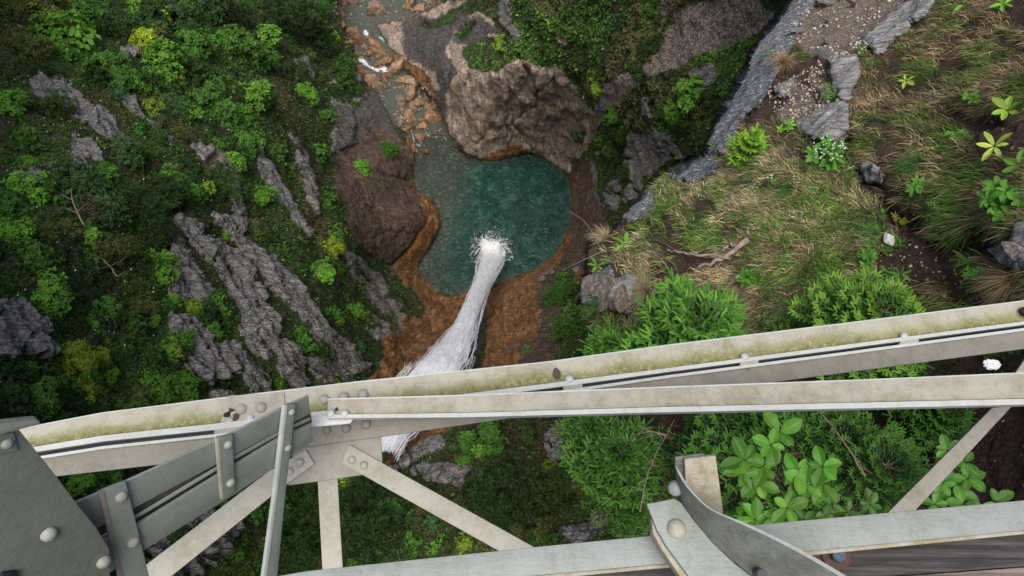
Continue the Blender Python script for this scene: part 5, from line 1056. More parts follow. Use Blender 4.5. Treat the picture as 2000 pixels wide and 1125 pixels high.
def near_grass(name, ntuft, per, x0, x1, y0, y1, wf_, lab, Lr, dry, green_c, dry_c):
    x, y = pick(ntuft, x0, x1, y0, y1, lambda a, b: (sample(VEG, a, b) ** 1.5) * (sample(NEARM, a, b) > .9) * wf_(a, b))
    P = sample(V, x, y); Nn = nrm(sample(N1g, x, y)); n = len(x)
    slope = nrm(-UPV + Nn * (Nn @ UPV)[:, None]); base_d = nrm(slope * .9 + np.array([-.55, .25, 0]) + nrm(np.stack([vnoise(P / .7, s_) - .5 for s_ in (1, 2, 3)], 1)) * .75)
    P0 = np.repeat(P, per, 0) + rand_unit(n * per) * .045; N2 = np.repeat(Nn, per, 0); bd = np.repeat(base_d, per, 0)
    D0 = nrm(N2 * .75 + bd * .42 + rand_unit(n * per) * .75); D0 = np.where(((D0 * N2).sum(1) < .1)[:, None], nrm(D0 + N2 * .4), D0)
    L = rng.uniform(*Lr, n * per); Wd = rng.uniform(.006, .014, n * per)
    dn = dry(x, y) + (fbm(P / .55, 5, 3) - .5) * 1.9; dn = np.repeat(dn, per) + rng.normal(0, .22, n * per); m = sstep(.35, .65, dn)[:, None]
    tone = np.repeat(.30 + 1.3 * fbm(P / .28, 15, 2), per)[:, None] * rng.choice([.45, .8, 1.2, 1.7], (n * per, 1), p=[.25, .35, .28, .12])
    col = (pal(n * per, *green_c) * (1 - m) + pal(n * per, *dry_c, jit=.2) * m) * tone
    return blades(name, P0, D0, L, Wd, col, lab)
GC = ((.055,.115,.016), (.15,.25,.04)); DC = ((.20,.145,.075), (.60,.50,.31))
near_grass('dry_grass', 6800, 11, 1120, 1720, 300, 690, lambda a, b: 1., 'straw-coloured and green grass tussocks on the near ledge', (.08, .25), lambda a, b: .50 + 0 * a, GC, DC)
near_grass('brown_grass', 9500, 9, 1440, 2060, -40, 640, lambda a, b: 1., 'brownish matted grass on the upper right bank', (.08, .24), lambda a, b: .52 + 0 * a, ((.04,.085,.012), (.12,.20,.03)), ((.11,.068,.036), (.42,.31,.19)))
near_grass('shaded_grass', 1700, 12, 1150, 2040, 690, 1140, lambda a, b: .8, 'dark sparse grass under the bridge', (.10, .26), lambda a, b: .5 + 0 * a, ((.012,.03,.006), (.03,.06,.01)), ((.03,.018,.01), (.09,.06,.035)))  # blades coloured dark for the shade beneath the bridge
def weeds(n, size, pals, name, label, x0=1150, x1=2050, y0=-30, y1=700):
    x, y = pick(n, x0, x1, y0, y1, lambda a, b: (sample(VEG, a, b)) * (sample(NEARM, a, b) > .9) * sstep(.5, .62, fbm(np.c_[a / 45, b / 45, a * 0], 33, 3))); P = sample(V, x, y); Nn = nrm(sample(N1g, x, y) + UPV * .5)
    P = P + Nn * .05; R = rng.uniform(size * .5, size * 1.3, len(x)); Qv = clusters(P, Nn, R, 6, rng, .4, 1., .5); c = np.repeat(pal(len(x), *pals), 6, 0) * rng.uniform(.75, 1.2, (len(x) * 6, 1))
    return tag(quads_obj(name, Qv, c, M_LEAF), label, 'weeds', kind='stuff')
weeds(6500, .05, ((.03,.09,.015), (.10,.24,.03)), 'small_weeds', 'small green weeds scattered in the ledge grass')
weeds(1700, .085, ((.04,.13,.015), (.10,.26,.03)), 'leafy_weeds', 'larger leafy weeds at the foot of the bank', 1400, 2040, 420, 690)
# dead leaves and pebbles
x, y = pick(1500, 1160, 2050, -30, 1000, lambda a, b: (sample(NEARM, a, b) > .9) * 1.); P = sample(V, x, y) + nrm(sample(N1g, x, y)) * .03
Qv = clusters(P, nrm(sample(N1g, x, y) + rand_unit(len(x)) * .5), rng.uniform(.025, .06, len(x)), 1, rng, .3, 1., .6); tag(quads_obj('dead_leaves', Qv, pal(len(x), (.10,.045,.02), (.36,.20,.10)), M_LEAF), 'fallen brown leaves on the ledge', 'dead leaves', kind='stuff')
px_, py_ = [], []
for poly in SCREE[1:3]:
    a, b = scatter_px(poly, 520); px_.append(a); py_.append(b)
a, b = scatter_px([(1700,520),(1780,480),(1850,500),(1960,600),(1940,640),(1850,560)], 70); px_.append(a); py_.append(b)
px_ = np.concatenate(px_); py_ = np.concatenate(py_); P = sample(V, px_, py_) + .01 * UPV
tag(pebble_field('scree', P, rng.uniform(.008, .042, len(px_)) * rng.uniform(.3, 1, len(px_)), pal(len(px_), (.16,.12,.09), (.46,.40,.33)), M_PEB), 'pale gravel and chips between the ledge rocks', 'gravel', kind='stuff')
# -------- young spruces
def shoots_mesh(name, P0, D, L, R, col, tipcol, mat, parent, base, nn=24, r=rng, wfac=1.):
    n = len(P0); t = np.linspace(.03, .96, nn)[None]; ref = rand_unit(n, r); A = nrm(np.cross(D, ref)); Bv = np.cross(D, A)
    ang = (np.arange(nn) * 2.399)[None] + r.uniform(0, 6, (n, 1)); Nd = A[:, None] * np.cos(ang)[..., None] + Bv[:, None] * np.sin(ang)[..., None]
    pos = P0[:, None] + D[:, None] * (L[:, None] * t)[..., None]; dirn = nrm(Nd + D[:, None] * 1.25); prof = (np.sin(np.clip(t * 1.02 + .05, 0, 1) * PI) ** .35 + .15)
    ln = (R[:, None] * prof * r.uniform(.8, 1.2, (n, nn))); nr = nrm(np.cross(dirn, np.cross(D[:, None], dirn) + 1e-4) + rand_unit(n * nn, r).reshape(n, nn, 3) * .4)
    Qv = leafquads(pos.reshape(-1, 3), dirn.reshape(-1, 3), nr.reshape(-1, 3), ln.ravel(), (ln * .26 * wfac + .0012).ravel(), .1)
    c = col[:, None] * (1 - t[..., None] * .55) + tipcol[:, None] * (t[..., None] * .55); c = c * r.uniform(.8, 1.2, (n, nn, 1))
    # soft core
    k = 5; an = np.arange(k) * 2 * PI / k; ringd = A[:, None] * np.cos(an)[None, :, None] + Bv[:, None] * np.sin(an)[None, :, None]
    st = [0, .35, .75, 1.0]; rr = [.25, .50, .44, .05]; rings = [P0[:, None] + D[:, None] * (L * s)[:, None, None] + ringd * (R * q)[:, None, None] for s, q in zip(st, rr)]
    core = []
    for a, b in zip(rings, rings[1:]): core.append(np.stack([a, np.roll(a, -1, 1), np.roll(b, -1, 1), b], 2).reshape(-1, 4, 3))
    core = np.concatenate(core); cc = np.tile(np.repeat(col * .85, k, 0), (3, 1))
    return quads_obj(name, np.r_[Qv.reshape(-1, 4, 3), core], np.clip(np.r_[c.reshape(-1, 3), cc], 0, 1), mat, parent, base)
def spruce(nm, x, y, rp, d, label, c_old, c_new, sl=.13, sr=.026, whorls=7, per=7, tall=1.25, seed=0, nn=22, lean=(0, 0), cat='young spruce', step=.10, droop=.12):
    r = np.random.default_rng(seed); rad = rp * d / F_PX; top = at_d(float(x), float(y), d - rad * .3); h = rad * tall; root = top - UPV * h + np.array([lean[0], lean[1], 0]) * rad
    e = empty(nm, root, label, cat); S0, SD, SL, SR_, SC, ST, br = [], [], [], [], [], [], []
    trunk = curve_pts(root, top, 0, 8, r, .012); br.append((trunk, np.linspace(.022, .006, 8) * max(.5, rad / .8)))
    def shoot(p, dv, l, c, tc): S0.append(p); SD.append(dv); SL.append(l); SR_.append(sr * r.uniform(.8, 1.15)); SC.append(c); ST.append(tc)
    co, cn = np.array(c_old), np.array(c_new)
    shoot(top, nrm(UPV + r.normal(size=3) * .1), sl, co, cn)
    for w_ in range(whorls):
        t = .18 + .84 * (w_ + r.uniform(-.2, .2)) / whorls; t = min(max(t, .1), .97); p0 = root * (1 - t) + top * t; L = rad * (1 - t * .82) ** .8 * 1.02
        for b in range(per):
            a = 2 * PI * (b + r.uniform(-.3, .3)) / per + w_ * 1.7; dv = nrm(np.array([math.cos(a), math.sin(a), .30 + .55 * t])); Lb = L * r.uniform(.75, 1.1); end = p0 + dv * Lb
            bp = curve_pts(p0, end, -droop * Lb * .3, 7, r, .015); bp[:, 2] -= droop * Lb * np.linspace(0, 1, 7) ** 2; br.append((bp, np.linspace(.005, .002, 7) * max(.6, rad / .8)))
            s_axis = np.linspace(0, 1, 7); fwd = nrm(bp[-1] - bp[-2]); sidev = nrm(np.cross(dv, UPV)); ns = max(3, int(Lb / step))
            shoot(bp[-1], fwd, sl * 1.05, co, cn)
            for j in range(ns):
                s = .25 + .75 * (j + .5) / ns; pp = np.array([np.interp(s, s_axis, bp[:, k]) for k in range(3)]); ll = min(sl * 1.6, (1 - s) * Lb * .75 + sl * .6)
                for sg in (-1, 1):
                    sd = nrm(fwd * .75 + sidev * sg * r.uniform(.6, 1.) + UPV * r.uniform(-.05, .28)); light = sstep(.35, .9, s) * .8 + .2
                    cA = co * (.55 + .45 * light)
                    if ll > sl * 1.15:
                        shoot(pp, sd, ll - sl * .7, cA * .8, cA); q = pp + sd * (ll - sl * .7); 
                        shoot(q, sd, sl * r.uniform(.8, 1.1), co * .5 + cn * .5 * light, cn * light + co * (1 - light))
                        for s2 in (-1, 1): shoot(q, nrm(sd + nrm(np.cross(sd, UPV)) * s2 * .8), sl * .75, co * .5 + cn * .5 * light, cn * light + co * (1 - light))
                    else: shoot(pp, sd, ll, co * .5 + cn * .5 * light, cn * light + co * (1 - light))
            for j in range(4):
                s = r.uniform(.05, .8); pp = np.array([np.interp(s, s_axis, bp[:, k]) for k in range(3)]); shoot(pp, nrm(UPV * .6 + fwd * .5 + r.normal(size=3) * .4), sl * .7, co * .8, cn * .8)
    S0, SD, SL, SR_, SC, ST = [np.array(v) for v in (S0, SD, SL, SR_, SC, ST)]
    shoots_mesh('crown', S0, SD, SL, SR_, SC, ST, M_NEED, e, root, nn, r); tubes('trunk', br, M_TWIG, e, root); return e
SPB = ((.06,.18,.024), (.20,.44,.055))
spruce('young_spruce', 1372, 615, 152, 9.2, 'bright green bushy young spruce behind the chord, left of the two big ones', *SPB, sl=.20, sr=.040, whorls=6, per=8, seed=1, step=.13)
spruce('young_spruce', 1738, 598, 168, 7.9, 'widest bright young spruce with upright leader behind the right half of the chord', (.06,.17,.022), (.26,.48,.06), sl=.115, sr=.024, whorls=7, per=9, seed=2, step=.085)
spruce('young_spruce', 1560, 640, 72, 8.8, 'small dull young spruce between the two bright ones', (.035,.10,.015), (.14,.30,.04), sl=.08, sr=.015, whorls=5, per=7, seed=3, step=.07)
spruce('young_spruce', 1476, 262, 46, 11.3, 'little lime-green spruce seedling alone beside the blue-grey slab', (.16,.34,.03), (.34,.58,.06), sl=.15, sr=.036, whorls=4, per=5, tall=1.9, seed=4, step=.16)
spruce('young_spruce', 1190, 668, 58, 10.8, 'small bright spruce under the lichen-covered boulder', (.05,.15,.02), (.16,.36,.045), sl=.17, sr=.036, whorls=5, per=6, seed=5, step=.13)
spruce('young_spruce', 1268, 668, 62, 10.2, 'spruce branch cluster between the small spruce and the bushy one', (.05,.15,.02), (.16,.36,.045), sl=.18, sr=.038, whorls=4, per=7, seed=15, step=.13)
SPD = ((.028,.088,.014), (.11,.29,.036))
spruce('spruce', 1560, 880, 215, 7.9, 'large dark spruce behind the broad-leaved sapling, under the second angle', *SPD, sl=.12, sr=.025, whorls=8, per=10, seed=6, cat='spruce', step=.09)
spruce('spruce', 1745, 905, 175, 7.2, 'dark spruce with light hanging tips left of the right diagonal strap', (.026,.085,.013), (.13,.32,.04), sl=.075, sr=.014, whorls=7, per=9, seed=7, cat='spruce', step=.065)
spruce('spruce', 1215, 880, 118, 9.6, 'mid green spruce with long side branches left of the bracket', (.032,.095,.014), (.12,.29,.036), sl=.17, sr=.034, whorls=7, per=9, seed=8, cat='spruce', step=.12)
spruce('spruce', 1380, 880, 130, 9.4, 'dark half-bare spruce behind the post end', (.022,.065,.011), (.075,.19,.028), sl=.10, sr=.018, whorls=6, per=8, seed=9, cat='spruce', step=.11)
spruce('spruce', 1760, 720, 120, 8.6, 'dark spruce in the wedge between the chord and the second angle', *SPD, sl=.08, sr=.016, whorls=6, per=9, seed=10, cat='spruce', step=.075)
spruce('spruce', 1480, 830, 110, 8.6, 'dark spruce hidden just below the second angle, left of the sapling', *SPD, sl=.12, sr=.024, whorls=6, per=9, seed=21, cat='spruce', step=.10)
spruce('spruce', 1655, 850, 120, 7.6, 'mid green spruce top right of the sapling with light tips', (.02,.065,.010), (.11,.28,.035), sl=.10, sr=.021, whorls=6, per=9, seed=22, cat='spruce', step=.08)
spruce('spruce', 1860, 800, 105, 7.6, 'dark spruce beside the upper end of the right diagonal strap', *SPD, sl=.10, sr=.02, whorls=6, per=8, seed=23, cat='spruce', step=.08)
spruce('spruce', 1150, 830, 70, 10.2, 'small mid green spruce peeping under the second angle on its left', (.035,.10,.015), (.11,.27,.035), sl=.14, sr=.03, whorls=5, per=8, seed=24, cat='spruce', step=.11)
spruce('spruce', 1235, 985, 80, 9.8, 'lowest spruce, just left of the bracket', (.03,.09,.014), (.10,.24,.03), sl=.11, sr=.020, whorls=5, per=7, seed=12, cat='spruce', step=.10)
# bare twigs
def twig_px(name, lines, d_off, rad, mat, label, cat, kindf=None):
    segs = []; first = None
    for ln in lines:
        pts = []
        for q in ln:
            d = q[2] if len(q) > 2 else float(sample(DEPTH, q[0], q[1])[0]) - d_off; pts.append(at_d(float(q[0]), float(q[1]), d))
        pts = np.array(pts); s = np.linspace(0, 1, len(pts)); t = np.linspace(0, 1, 14); pp = np.stack([np.interp(t, s, pts[:, k]) for k in range(3)], 1)
        for _ in range(2): pp[1:-1] = (pp[:-2] + 2 * pp[1:-1] + pp[2:]) / 4
        pp[1:-1] += rng.normal(0, rad * .35, (12, 3)); segs.append((pp, np.linspace(1, .45, 14) * rad * (1 if ln is lines[0] else .55)))
    base = segs[0][0][0]; o = tubes(name, segs, mat, None, base, 7); o.location = tuple(base); return tag(o, label, cat)
twig_px('driftwood', [[(1462,468),(1440,482),(1415,505),(1385,520),(1365,522)],[(1440,482),(1425,478),(1410,490)],[(1425,505),(1380,498),(1335,496),(1305,488)]], .20, .05, M_DEAD, 'thick grey dead branch lying in the ledge grass', 'branch')
twig_px('old_root', [[(1215,450),(1245,468),(1275,482),(1300,505)],[(1275,482),(1290,500),(1288,520)],[(1245,468),(1290,470),(1330,495)],[(1300,505),(1320,520),(1322,530)]], .17, .022, M_TWIG, 'thin brown root running along the ledge grass on the left', 'root')
twig_px('bare_twig', [[(1235,720),(1233,680),(1226,640),(1228,600)],[(1233,680),(1215,650)],[(1233,680),(1240,650),(1228,628)]], .25, .006, M_DEAD, 'thin bare twig under the lichen boulder', 'twig')
for i, (a, lab) in enumerate(((((1250,1000,8.6),(1262,930,8.7),(1285,880,8.8),(1317,820,8.9)), 'bare brown branch nearest the left side of the post end'), (((1385,890,8.5),(1400,855,8.6),(1412,822,8.7)), 'bare forked branch above the post end'), (((1690,930,6.6),(1660,880,6.7),(1625,830,6.9),(1600,805,7.)), 'long thin brown branch running through the dark spruce'), (((1300,850,8.5),(1270,842,8.5),(1245,830,8.6)), 'short twig under the second angle'))):
    ln = [list(a)]; 
    for q in range(9):
        u = rng.uniform(.15, .95); s = np.linspace(0, 1, len(a)); b = [np.interp(u, s, [p[k] for p in a]) for k in range(3)]; e_ = (b[0] + rng.normal(0, 24), b[1] + rng.uniform(-8, 42), b[2] + .1); m_ = ((b[0] + e_[0]) / 2 + rng.normal(0, 5), (b[1] + e_[1]) / 2, b[2]); ln.append([tuple(b), m_, e_])
    twig_px('bare_branch', ln, 0, .009, M_TWIG, lab, 'branch')
dt = twig_px('dead_tree', [[(1414,200,52),(1425,165,52),(1438,130,52),(1449,102,52)]] + [[(1418+2.6*k,190-8*k,52),(1405+2.4*k-rng.uniform(0,6),184-8*k,52.2),(1396+2.4*k-rng.uniform(0,10),180-8*k+rng.uniform(-4,4),52.4)] for k in range(11)], 0, .20, mat_bark('dark_bark', (.02,.018,.018)), 'bare dead conifer trunk leaning beside the blue-grey slab', 'dead tree')
twig_px('bare_shrub', [[(165,440),(150,415),(140,390),(138,372)],[(150,415),(175,395),(190,380)],[(150,415),(125,405),(110,410)],[(140,390),(120,380)],[(175,395),(178,375)]], 1.8, .05, M_DEAD, 'bare grey twigs among the bushes at mid left', 'twigs')
twig_px('bare_shrub', [[(230,540),(215,520),(200,505),(185,500)],[(215,520),(195,524),(180,520)],[(215,520),(235,510),(250,500)],[(230,540),(245,530),(262,528)]], 2., .045, M_DEAD, 'bare pale twigs in front of the wide olive bush', 'twigs')
# long thin stalks reaching over the edge
twig_px('grass_stalk', [[(1178,490,12.4),(1130,512,12.2),(1098,528,12.1)]], 0, .005, M_DEAD, 'long pale stalk reaching left over the pool edge', 'stalk')
twig_px('grass_stalk', [[(1170,470,12.4),(1140,430,12.2),(1112,412,12.1)]], 0, .0045, M_DEAD, 'thin stalk curving up left from the ledge', 'stalk')
# -------- broad leaves
def big_leaves(name, items, parent, base, mat=M_BIG):
    """items: (base point, direction, normal, length, width, colour)"""
    nu, nv = 7, 9; vs, qs, cs, uvs, o = [], [], [], [], 0
    u = np.linspace(-1, 1, nu); v = np.linspace(0, 1, nv)
    prof = np.sin(PI * v ** 1.15) ** .62; prof[0] = .05; prof[-1] = .02
    idb = np.arange(nu * nv).reshape(nv, nu); qb = np.stack([idb[:-1, :-1], idb[:-1, 1:], idb[1:, 1:], idb[1:, :-1]], -1).reshape(-1, 4)
    for (p, dv, n_, L, W, c) in items:
        dv = nrm(dv); s = nrm(np.cross(dv, n_)); n2 = np.cross(s, dv); curl = rng.uniform(.08, .3); fold = rng.uniform(.1, .28); wv = rng.uniform(-.05, .05)
        X = p + dv * (L * v)[:, None, None] + s * (u[None, :] * (prof * W * .5)[:, None])[..., None] + n2 * ((-(v ** 2) * L * curl)[:, None] + np.abs(u)[None] * (prof * W * fold)[:, None] + (np.sin(v * 14)[:, None] * np.abs(u)[None] * W * .035))[..., None] + s * (np.sin(v * PI) * L * wv)[:, None, None]
        vs.append(X.reshape(-1, 3)); qs.append(qb + o); o += nu * nv; cs.append(np.tile(np.array(c) * rng.uniform(.6, 1.3) * np.array([rng.uniform(.85, 1.3), 1, 1]), (nu * nv, 1))); uvs.append(np.stack([np.tile((u + 1) / 2, (nv, 1)).ravel(), np.tile(v[:, None], (1, nu)).ravel(), np.zeros(nu * nv)], 1))
    me = fast_mesh(name, np.concatenate(vs) - base, np.concatenate(qs)); smooth(me); set_col(me, 'Col', np.clip(np.concatenate(cs), 0, 1)); set_col(me, 'luv', np.concatenate(uvs)); return mobj(name, me, mat, parent)
def rosette_items(c, face, n, L, W, colr, start=0., lift=.25):
    face = nrm(face); A = nrm(np.cross(face, rand_unit(1)[0])); Bv = np.cross(face, A); out_ = []
    for k in range(n):
        a = start + 2 * PI * (k + rng.uniform(-.22, .22)) / n; dv = nrm(A * math.cos(a) + Bv * math.sin(a) + face * rng.uniform(lift - .15, lift + .25)); l = L * rng.uniform(.62, 1.12)
        out_.append((c + dv * L * .06, dv, nrm(face + rand_unit(1)[0] * .4), l, W * l / L, colr))
    return out_
def sapling(nm, label, cat, pts, d, leafpx, colr, n=(6, 8), wr=.60, stem=True):
    x0 = np.mean([p[0] for p in pts]); y0 = np.mean([p[1] for p in pts]); root = at_d(x0, y0, d + 1.0) ; e = empty(nm, root, label, cat); items, segs = [], []
    for (x, y, s) in pts:
        dd = d + rng.uniform(-.12, .15); c = at_d(float(x), float(y), dd); L = leafpx * s * dd / F_PX; items += rosette_items(c, nrm(nrm(C0 - c) * .7 + UPV * .6), int(rng.integers(n[0], n[1] + 1)), L, L * wr, colr)
        segs.append((curve_pts(root, c, 0, 7, rng, .02), np.linspace(.008, .003, 7)))
    big_leaves('leaves', items, e, root)
    if stem: tubes('stem', segs, M_TWIG, e, root)
    return e
WB = (.080, .225, .022)
sapling('broadleaf_sapling', 'light green sapling with rosettes of oval leaves right of the post end', 'sapling', [(1522,845,1),(1454,899,1),(1492,912,1),(1479,942,.9),(1574,948,1.05),(1606,944,.95),(1537,993,1.05),(1475,1015,1.),(1505,869,.8),(1606,912,.9),(1560,925,.9),(1450,925,.8),(1515,1012,.9)], 5.3, 43, WB, (4, 6))
sapling('broadleaf_sapling', 'dimmer green sapling with oval leaves at the foot of the right diagonal strap', 'sapling', [(1865,963,1),(1882,984,1),(1884,903,.8),(1890,935,.8),(1944,980,.9),(1825,985,.8),(1850,880,.8),(1840,945,.9)], 6.2, 38, (.06,.17,.022), (4, 6))
sapling('broadleaf_sapling', 'dark low sapling beneath the light green one, touching the deck edge', 'sapling', [(1620,1002,.9),(1655,1000,.8),(1700,985,.8),(1625,985,.7),(1570,1015,.8)], 6.0, 35, (.035,.10,.015), (4, 6))
def herb(nm, label, x, y, rp, n, colr, wr=.42, lay=1, cat='plant', lift=.3, flowers=0, leaf=1.):
    rp = rp * 1.06; d = float(sample(DEPTH, x, y)[0]) - .15; c = at_d(float(x), float(y), d); e = empty(nm, c - UPV * .04, label, cat); base = np.array(e.location); R = rp * d / F_PX; items, segs = [], []
    face = nrm(gnormal(x, y) * .6 + UPV * .5 + nrm(C0 - c) * .4)
    if lay == 1: items = rosette_items(c, face, n, R, R * wr, colr, 0, lift)
    else:
        for k in range(lay):
            v = rand_unit(1)[0]; cc = c + (v - face * (v @ face)) * R * rng.uniform(.1, .8) + face * R * rng.uniform(.1, .5); items += rosette_items(cc, nrm(face + rand_unit(1)[0] * .5), n, R * .40 * leaf, R * .40 * leaf * wr, colr, 0, lift); segs.append((curve_pts(base, cc, 0, 5), np.linspace(.004, .002, 5)))
    big_leaves('leaves', items, e, base)
    if segs: tubes('stem', segs, M_TWIG, e, base, 4)
    if flowers:
        v = rand_unit(flowers); P = c + (v - np.outer(v @ face, face)) * R * .62 + face * R * .75 + rand_unit(flowers) * .012
        f = clusters(P, nrm(face + rand_unit(flowers) * .4), np.full(flowers, .014), 5, rng, .2, 1., .8); quads_obj('flowers', f, np.full((len(f), 3), .82), M_LEAF, e, base)['kind'] = 'stuff'
    return e
LG, YG, MG, DG = (.12,.32,.03), (.25,.40,.05), (.07,.21,.025), (.05,.15,.02)
herb('leafy_herb', 'yellow-green rosette of broad leaves at the right edge, upper of the pair', 1968, 216, 32, 6, YG)
herb('leafy_herb', 'pale yellow-green rosette with long narrow leaves at the right, lower of the pair', 1942, 286, 31, 6, (.34,.46,.08), .36)
herb('leafy_herb', 'green rosette cut by the right edge above the dense clump', 1992, 326, 30, 6, LG)
herb('leafy_herb', 'small yellow-tipped rosette in brown grass at the upper right', 1770, 158, 17, 5, YG)
herb('leafy_herb', 'dense bright clump of nettle-like leaves at the right edge', 1958, 392, 52, 7, MG, .55, 16, leaf=1.1)
herb('leafy_herb', 'white-flowered leafy plant below the pale rock', 1612, 312, 44, 6, MG, .5, 13, flowers=60)
herb('leafy_herb', 'grey-green feathery plant on the pale rock', 1628, 186, 26, 8, (.07,.15,.045), .3, 9)
herb('leafy_herb', 'small white-flowered tuft between the two upper pale rocks', 1682, 100, 20, 6, (.09,.17,.06), .3, 6, flowers=30)
herb('leafy_herb', 'green spiky-leaved plant in the dark hollow on the bank', 1790, 368, 26, 7, MG, .4, 4, leaf=1.6)
herb('leafy_herb', 'small herb right of the dark hollow', 1830, 400, 20, 6, MG, .45, 4)
herb('leafy_herb', 'tall bright leaf at the top edge, right part', 1880, 8, 24, 2, LG, .3)
herb('leafy_herb', 'small rosette at the top right corner', 1960, 8, 20, 6, LG, .4)
herb('leafy_herb', 'pair of round leaves above the yellow-green rosettes', 1902, 195, 20, 5, MG, .6, 3, leaf=1.6)
herb('leafy_herb', 'scattered three-lobed leaves left of the yellow-green rosettes', 1860, 270, 20, 5, MG, .7, 3, leaf=1.4)
herb('leafy_herb', 'strap-leaved plant at the left tip of the ledge', 1222, 478, 26, 5, LG, .35)
herb('leafy_herb', 'small bright plant on top of the lichen boulder', 1166, 520, 22, 5, LG, .3)
herb('leafy_herb', 'bluish sprig on the grassy ledge near the little flower', 1464, 355, 18, 7, (.06,.15,.05), .3, 4)
herb('leafy_herb', 'single white strawberry-like flower with three leaves on the ledge', 1506, 355, 15, 5, MG, .6, 2, flowers=5)
herb('leafy_herb', 'lower white flower with small leaves on the ledge', 1552, 423, 11, 5, LG, .6, 2, flowers=4)
herb('leafy_herb', 'small broad leaves beside the lime seedling', 1540, 255, 24, 5, LG, .5, 4, leaf=1.2)
herb('leafy_herb', 'grey-green tuft hanging on the blue-grey slab', 1398, 288, 22, 9, (.07,.14,.05), .16)
herb('leafy_herb', 'wispy green tuft at the top of the blue-grey slab', 1503, 105, 20, 9, (.08,.16,.06), .16)
herb('leafy_herb', 'mixed small leaves above the bright spruce', 1455, 545, 34, 6, MG, .5, 9)
herb('leafy_herb', 'narrow-leaved dark plant above the widest spruce', 1752, 540, 26, 8, DG, .22, 2, leaf=2.)
herb('leafy_herb', 'low weeds on the brown soil right of the widest spruce', 1905, 528, 22, 6, MG, .5, 5)
herb('leafy_herb', 'yellow-flecked sprig in the dark hollow, left part', 1762, 428, 20, 8, (.30,.33,.04), .3, 5)
herb('leafy_herb', 'leafy weeds left of the soil patch', 1690, 500, 30, 6, MG, .5, 8)
def sedge(label, x, y, rp, n, colr, tgt=(0, 0)):
    d = float(sample(DEPTH, x, y)[0]) - .08; c = at_d(float(x), float(y), d); R = rp * d / F_PX; nn_ = gnormal(x, y); D0 = nrm(rand_unit(n) * .8 + nn_ * .8 + UPV * .2 + np.array([tgt[0], tgt[1], 0])); P0 = np.tile(c, (n, 1)) + rand_unit(n) * .02
    o = blades('sedge_tuft', P0 - c, D0, rng.uniform(.6, 1.15, n) * R * 1.25, rng.uniform(.006, .011, n), pal(n, np.array(colr) * .6, np.array(colr) * 1.3), None, .55, 5); o.location = tuple(c); return tag(o, label, 'grass tuft')
sedge('dark green round grass tuft in the brown bank', 1795, 322, 44, 170, (.04,.12,.018))
sedge('long strap-leaved tuft beside the white stone', 1712, 462, 46, 60, (.08,.20,.05), (-.3, 0))
sedge('straw tuft overhanging the left tip of the ledge', 1185, 468, 36, 180, (.36,.29,.16), (-.4, 0))
sedge('straw tuft beside the lichen-covered boulder', 1262, 572, 50, 260, (.32,.26,.15), (-.3, -.1))
sedge('brown tuft drooping over the top of the blue-grey slab', 1530, 125, 40, 200, (.30,.20,.11), (-.4, 0))
sedge('tan tuft at the right edge below the dark rock', 1975, 545, 44, 160, (.24,.17,.10))
sedge('dark green tuft in the middle of the ledge', 1545, 372, 36, 150, (.04,.12,.015))
sedge('tan tuft drooping over the dark hollow', 1660, 200, 36, 160, (.30,.22,.12), (0, -.3))
# stones and litter on the near bank
M_WST = mat_rock('white_stone', (.45,.44,.42), (.66,.65,.62), (.8,.8,.78), 12., .6)
def stone(nm, label, x, y, rx, ry, col, mat, seed, cat='stone', rot=0., dd=.03):
    d = float(sample(DEPTH, x, y)[0]) - dd; P = at_d(float(x), float(y), d); me = rock_mesh(nm, seed); o = mobj(nm, me, mat); o.location = tuple(P); sx, sy = rx * d / F_PX, ry * d / F_PX; o.scale = (sx, sy, min(sx, sy) * .8); o.rotation_euler = (.3, .1, rot); o.color = col + (1,); return tag(o, label, cat)
stone('white_stone', 'smooth white stone in the weeds below the dark hollow', 1733, 467, 13, 20, (1,1,1), M_WST, 5, rot=.2, dd=.13)
M_LROCK = mat_rock('lichen_rock', (.035,.033,.031), (.15,.14,.13), (.42,.40,.36), 3.2, .85)
stone('rock', 'lichen-spotted grey boulder at the lower left tip of the ledge', 1172, 566, 38, 46, (.72,.68,.62), M_LROCK, 6, 'rock', .2, -.04)
stone('rock', 'tan split rock with dry grass right of the lichen boulder', 1215, 580, 20, 34, (1.05,.88,.68), M_LROCK, 8, 'rock', -.2, -.02)
stone('rock', 'dark red-brown mossy rock left of the chord spruce', 1140, 535, 14, 20, (.75,.42,.2), M_LROCK, 18, 'rock', .1, .05)
stone('rock', 'pinkish grey boulder cut by the right edge', 1985, 485, 40, 26, (1.15,1.05,1.05), M_LROCK, 9, 'rock', .1, .05)
stone('rock', 'grey slab lying in the gravel near the top edge', 1622, 4, 34, 14, (1.1,1.1,1.1), M_LROCK, 12, 'rock', -.1, .04)
stone('rock', 'grey-blue stone in the dry grass under the top gravel', 1560, 60, 18, 9, (1.2,1.25,1.35), M_LROCK, 13, 'rock', .1, .03)
stone('rock', 'cracked brown rock between gravel and pale rock', 1628, 78, 24, 15, (1,.92,.85), M_LROCK, 14, 'rock', .3, .04)
stone('rock', 'upright grey rock left of the upper pale rock', 1612, 108, 14, 22, (.95,.95,.95), M_LROCK, 15, 'rock', .1, .04)
stone('rock', 'small tan stone in brown grass at the upper right', 1903, 82, 5, 10, (2.2,1.8,1.2), M_LROCK, 16, 'stone', .2, .03)
stone('rock', 'half-buried pale stone on the brown soil', 1845, 578, 6, 5, (2.4,2.3,2.1), M_LROCK, 17, 'stone', 0, .02)
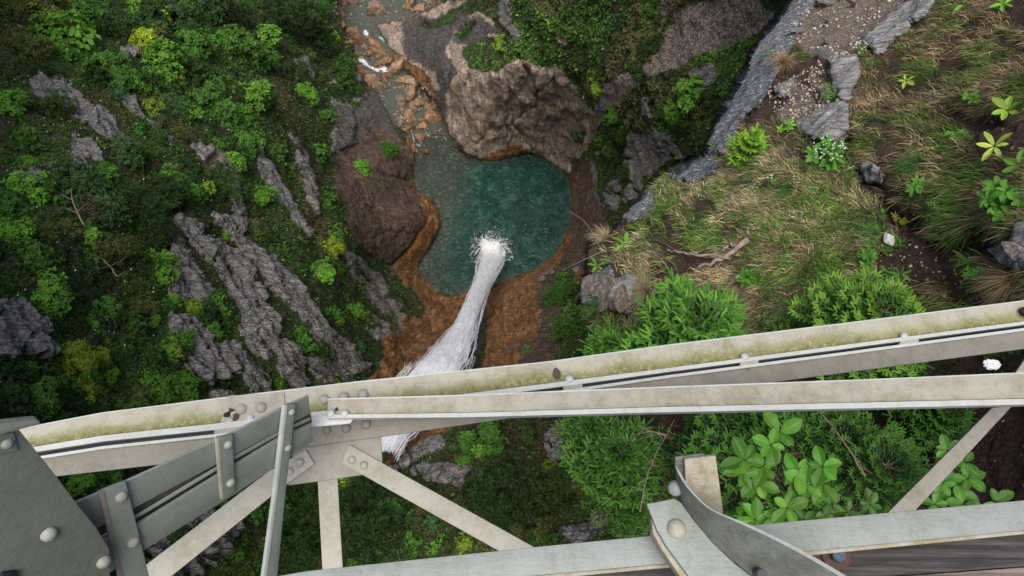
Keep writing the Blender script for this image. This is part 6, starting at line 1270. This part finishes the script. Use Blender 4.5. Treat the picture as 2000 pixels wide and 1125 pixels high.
# crumpled tissue
bm = bmesh.new(); bmesh.ops.create_icosphere(bm, subdivisions=4, radius=1); vv = np.array([v.co[:] for v in bm.verts]); nz = fbm(vv * 2.2, 4, 4, .6, True)
for v, q in zip(bm.verts, nz): v.co *= .45 + q * .95
me = bpy.data.meshes.new('tissue'); bm.to_mesh(me); bm.free(); t_ = mobj('tissue', me, mat_plain('white_tissue', (.78,.78,.80), .8)); P = at_d(1937., 712., 6.6); t_.location = tuple(P); t_.scale = (.07, .045, .03); tag(t_, 'crumpled white tissue caught between the chord and the second angle', 'tissue')
# ------------------------------------------------------------------ camera and light
cam = bpy.data.cameras.new('camera'); co_ = bpy.data.objects.new('camera', cam); link(co_); S.camera = co_
cam.sensor_width = 36; cam.lens = 36 * F_PX / 2000; cam.clip_end = 3000; cam.clip_start = .05
co_.location = tuple(C0); co_.rotation_euler = (PI / 2 - PITCH, 0, 0)
w = bpy.data.worlds.new('World'); S.world = w; w.use_nodes = True; nt = w.node_tree
sky = nt.nodes.new('ShaderNodeTexSky'); sky.sky_type = 'NISHITA'; sky.sun_disc = False
SE, SR = math.radians(73), math.radians(180)
sky.sun_elevation = SE; sky.sun_rotation = SR; sky.dust_density = 4.; sky.air_density = 1.2; sky.ozone_density = .6
bg = nt.nodes['Background']; nt.links.new(sky.outputs[0], bg.inputs[0]); bg.inputs[1].default_value = .15
sl = bpy.data.lights.new('sun', 'SUN'); sl.energy = 4.0; sl.angle = math.radians(40); sl.color = (1., .96, .9); so_ = bpy.data.objects.new('sun', sl); link(so_)
dirv = Vector((math.sin(SR) * math.cos(SE), math.cos(SR) * math.cos(SE), math.sin(SE)))
so_.rotation_mode = 'QUATERNION'; so_.rotation_quaternion = dirv.to_track_quat('Z', 'Y'); so_.location = (0, 0, 120)
S.view_settings.view_transform = 'Standard'; S.view_settings.look = 'None'; S.view_settings.exposure = 0; S.view_settings.gamma = 1
S.cycles.max_bounces = 5; S.cycles.diffuse_bounces = 2; S.cycles.glossy_bounces = 2; S.cycles.transparent_max_bounces = 12; S.cycles.transmission_bounces = 3
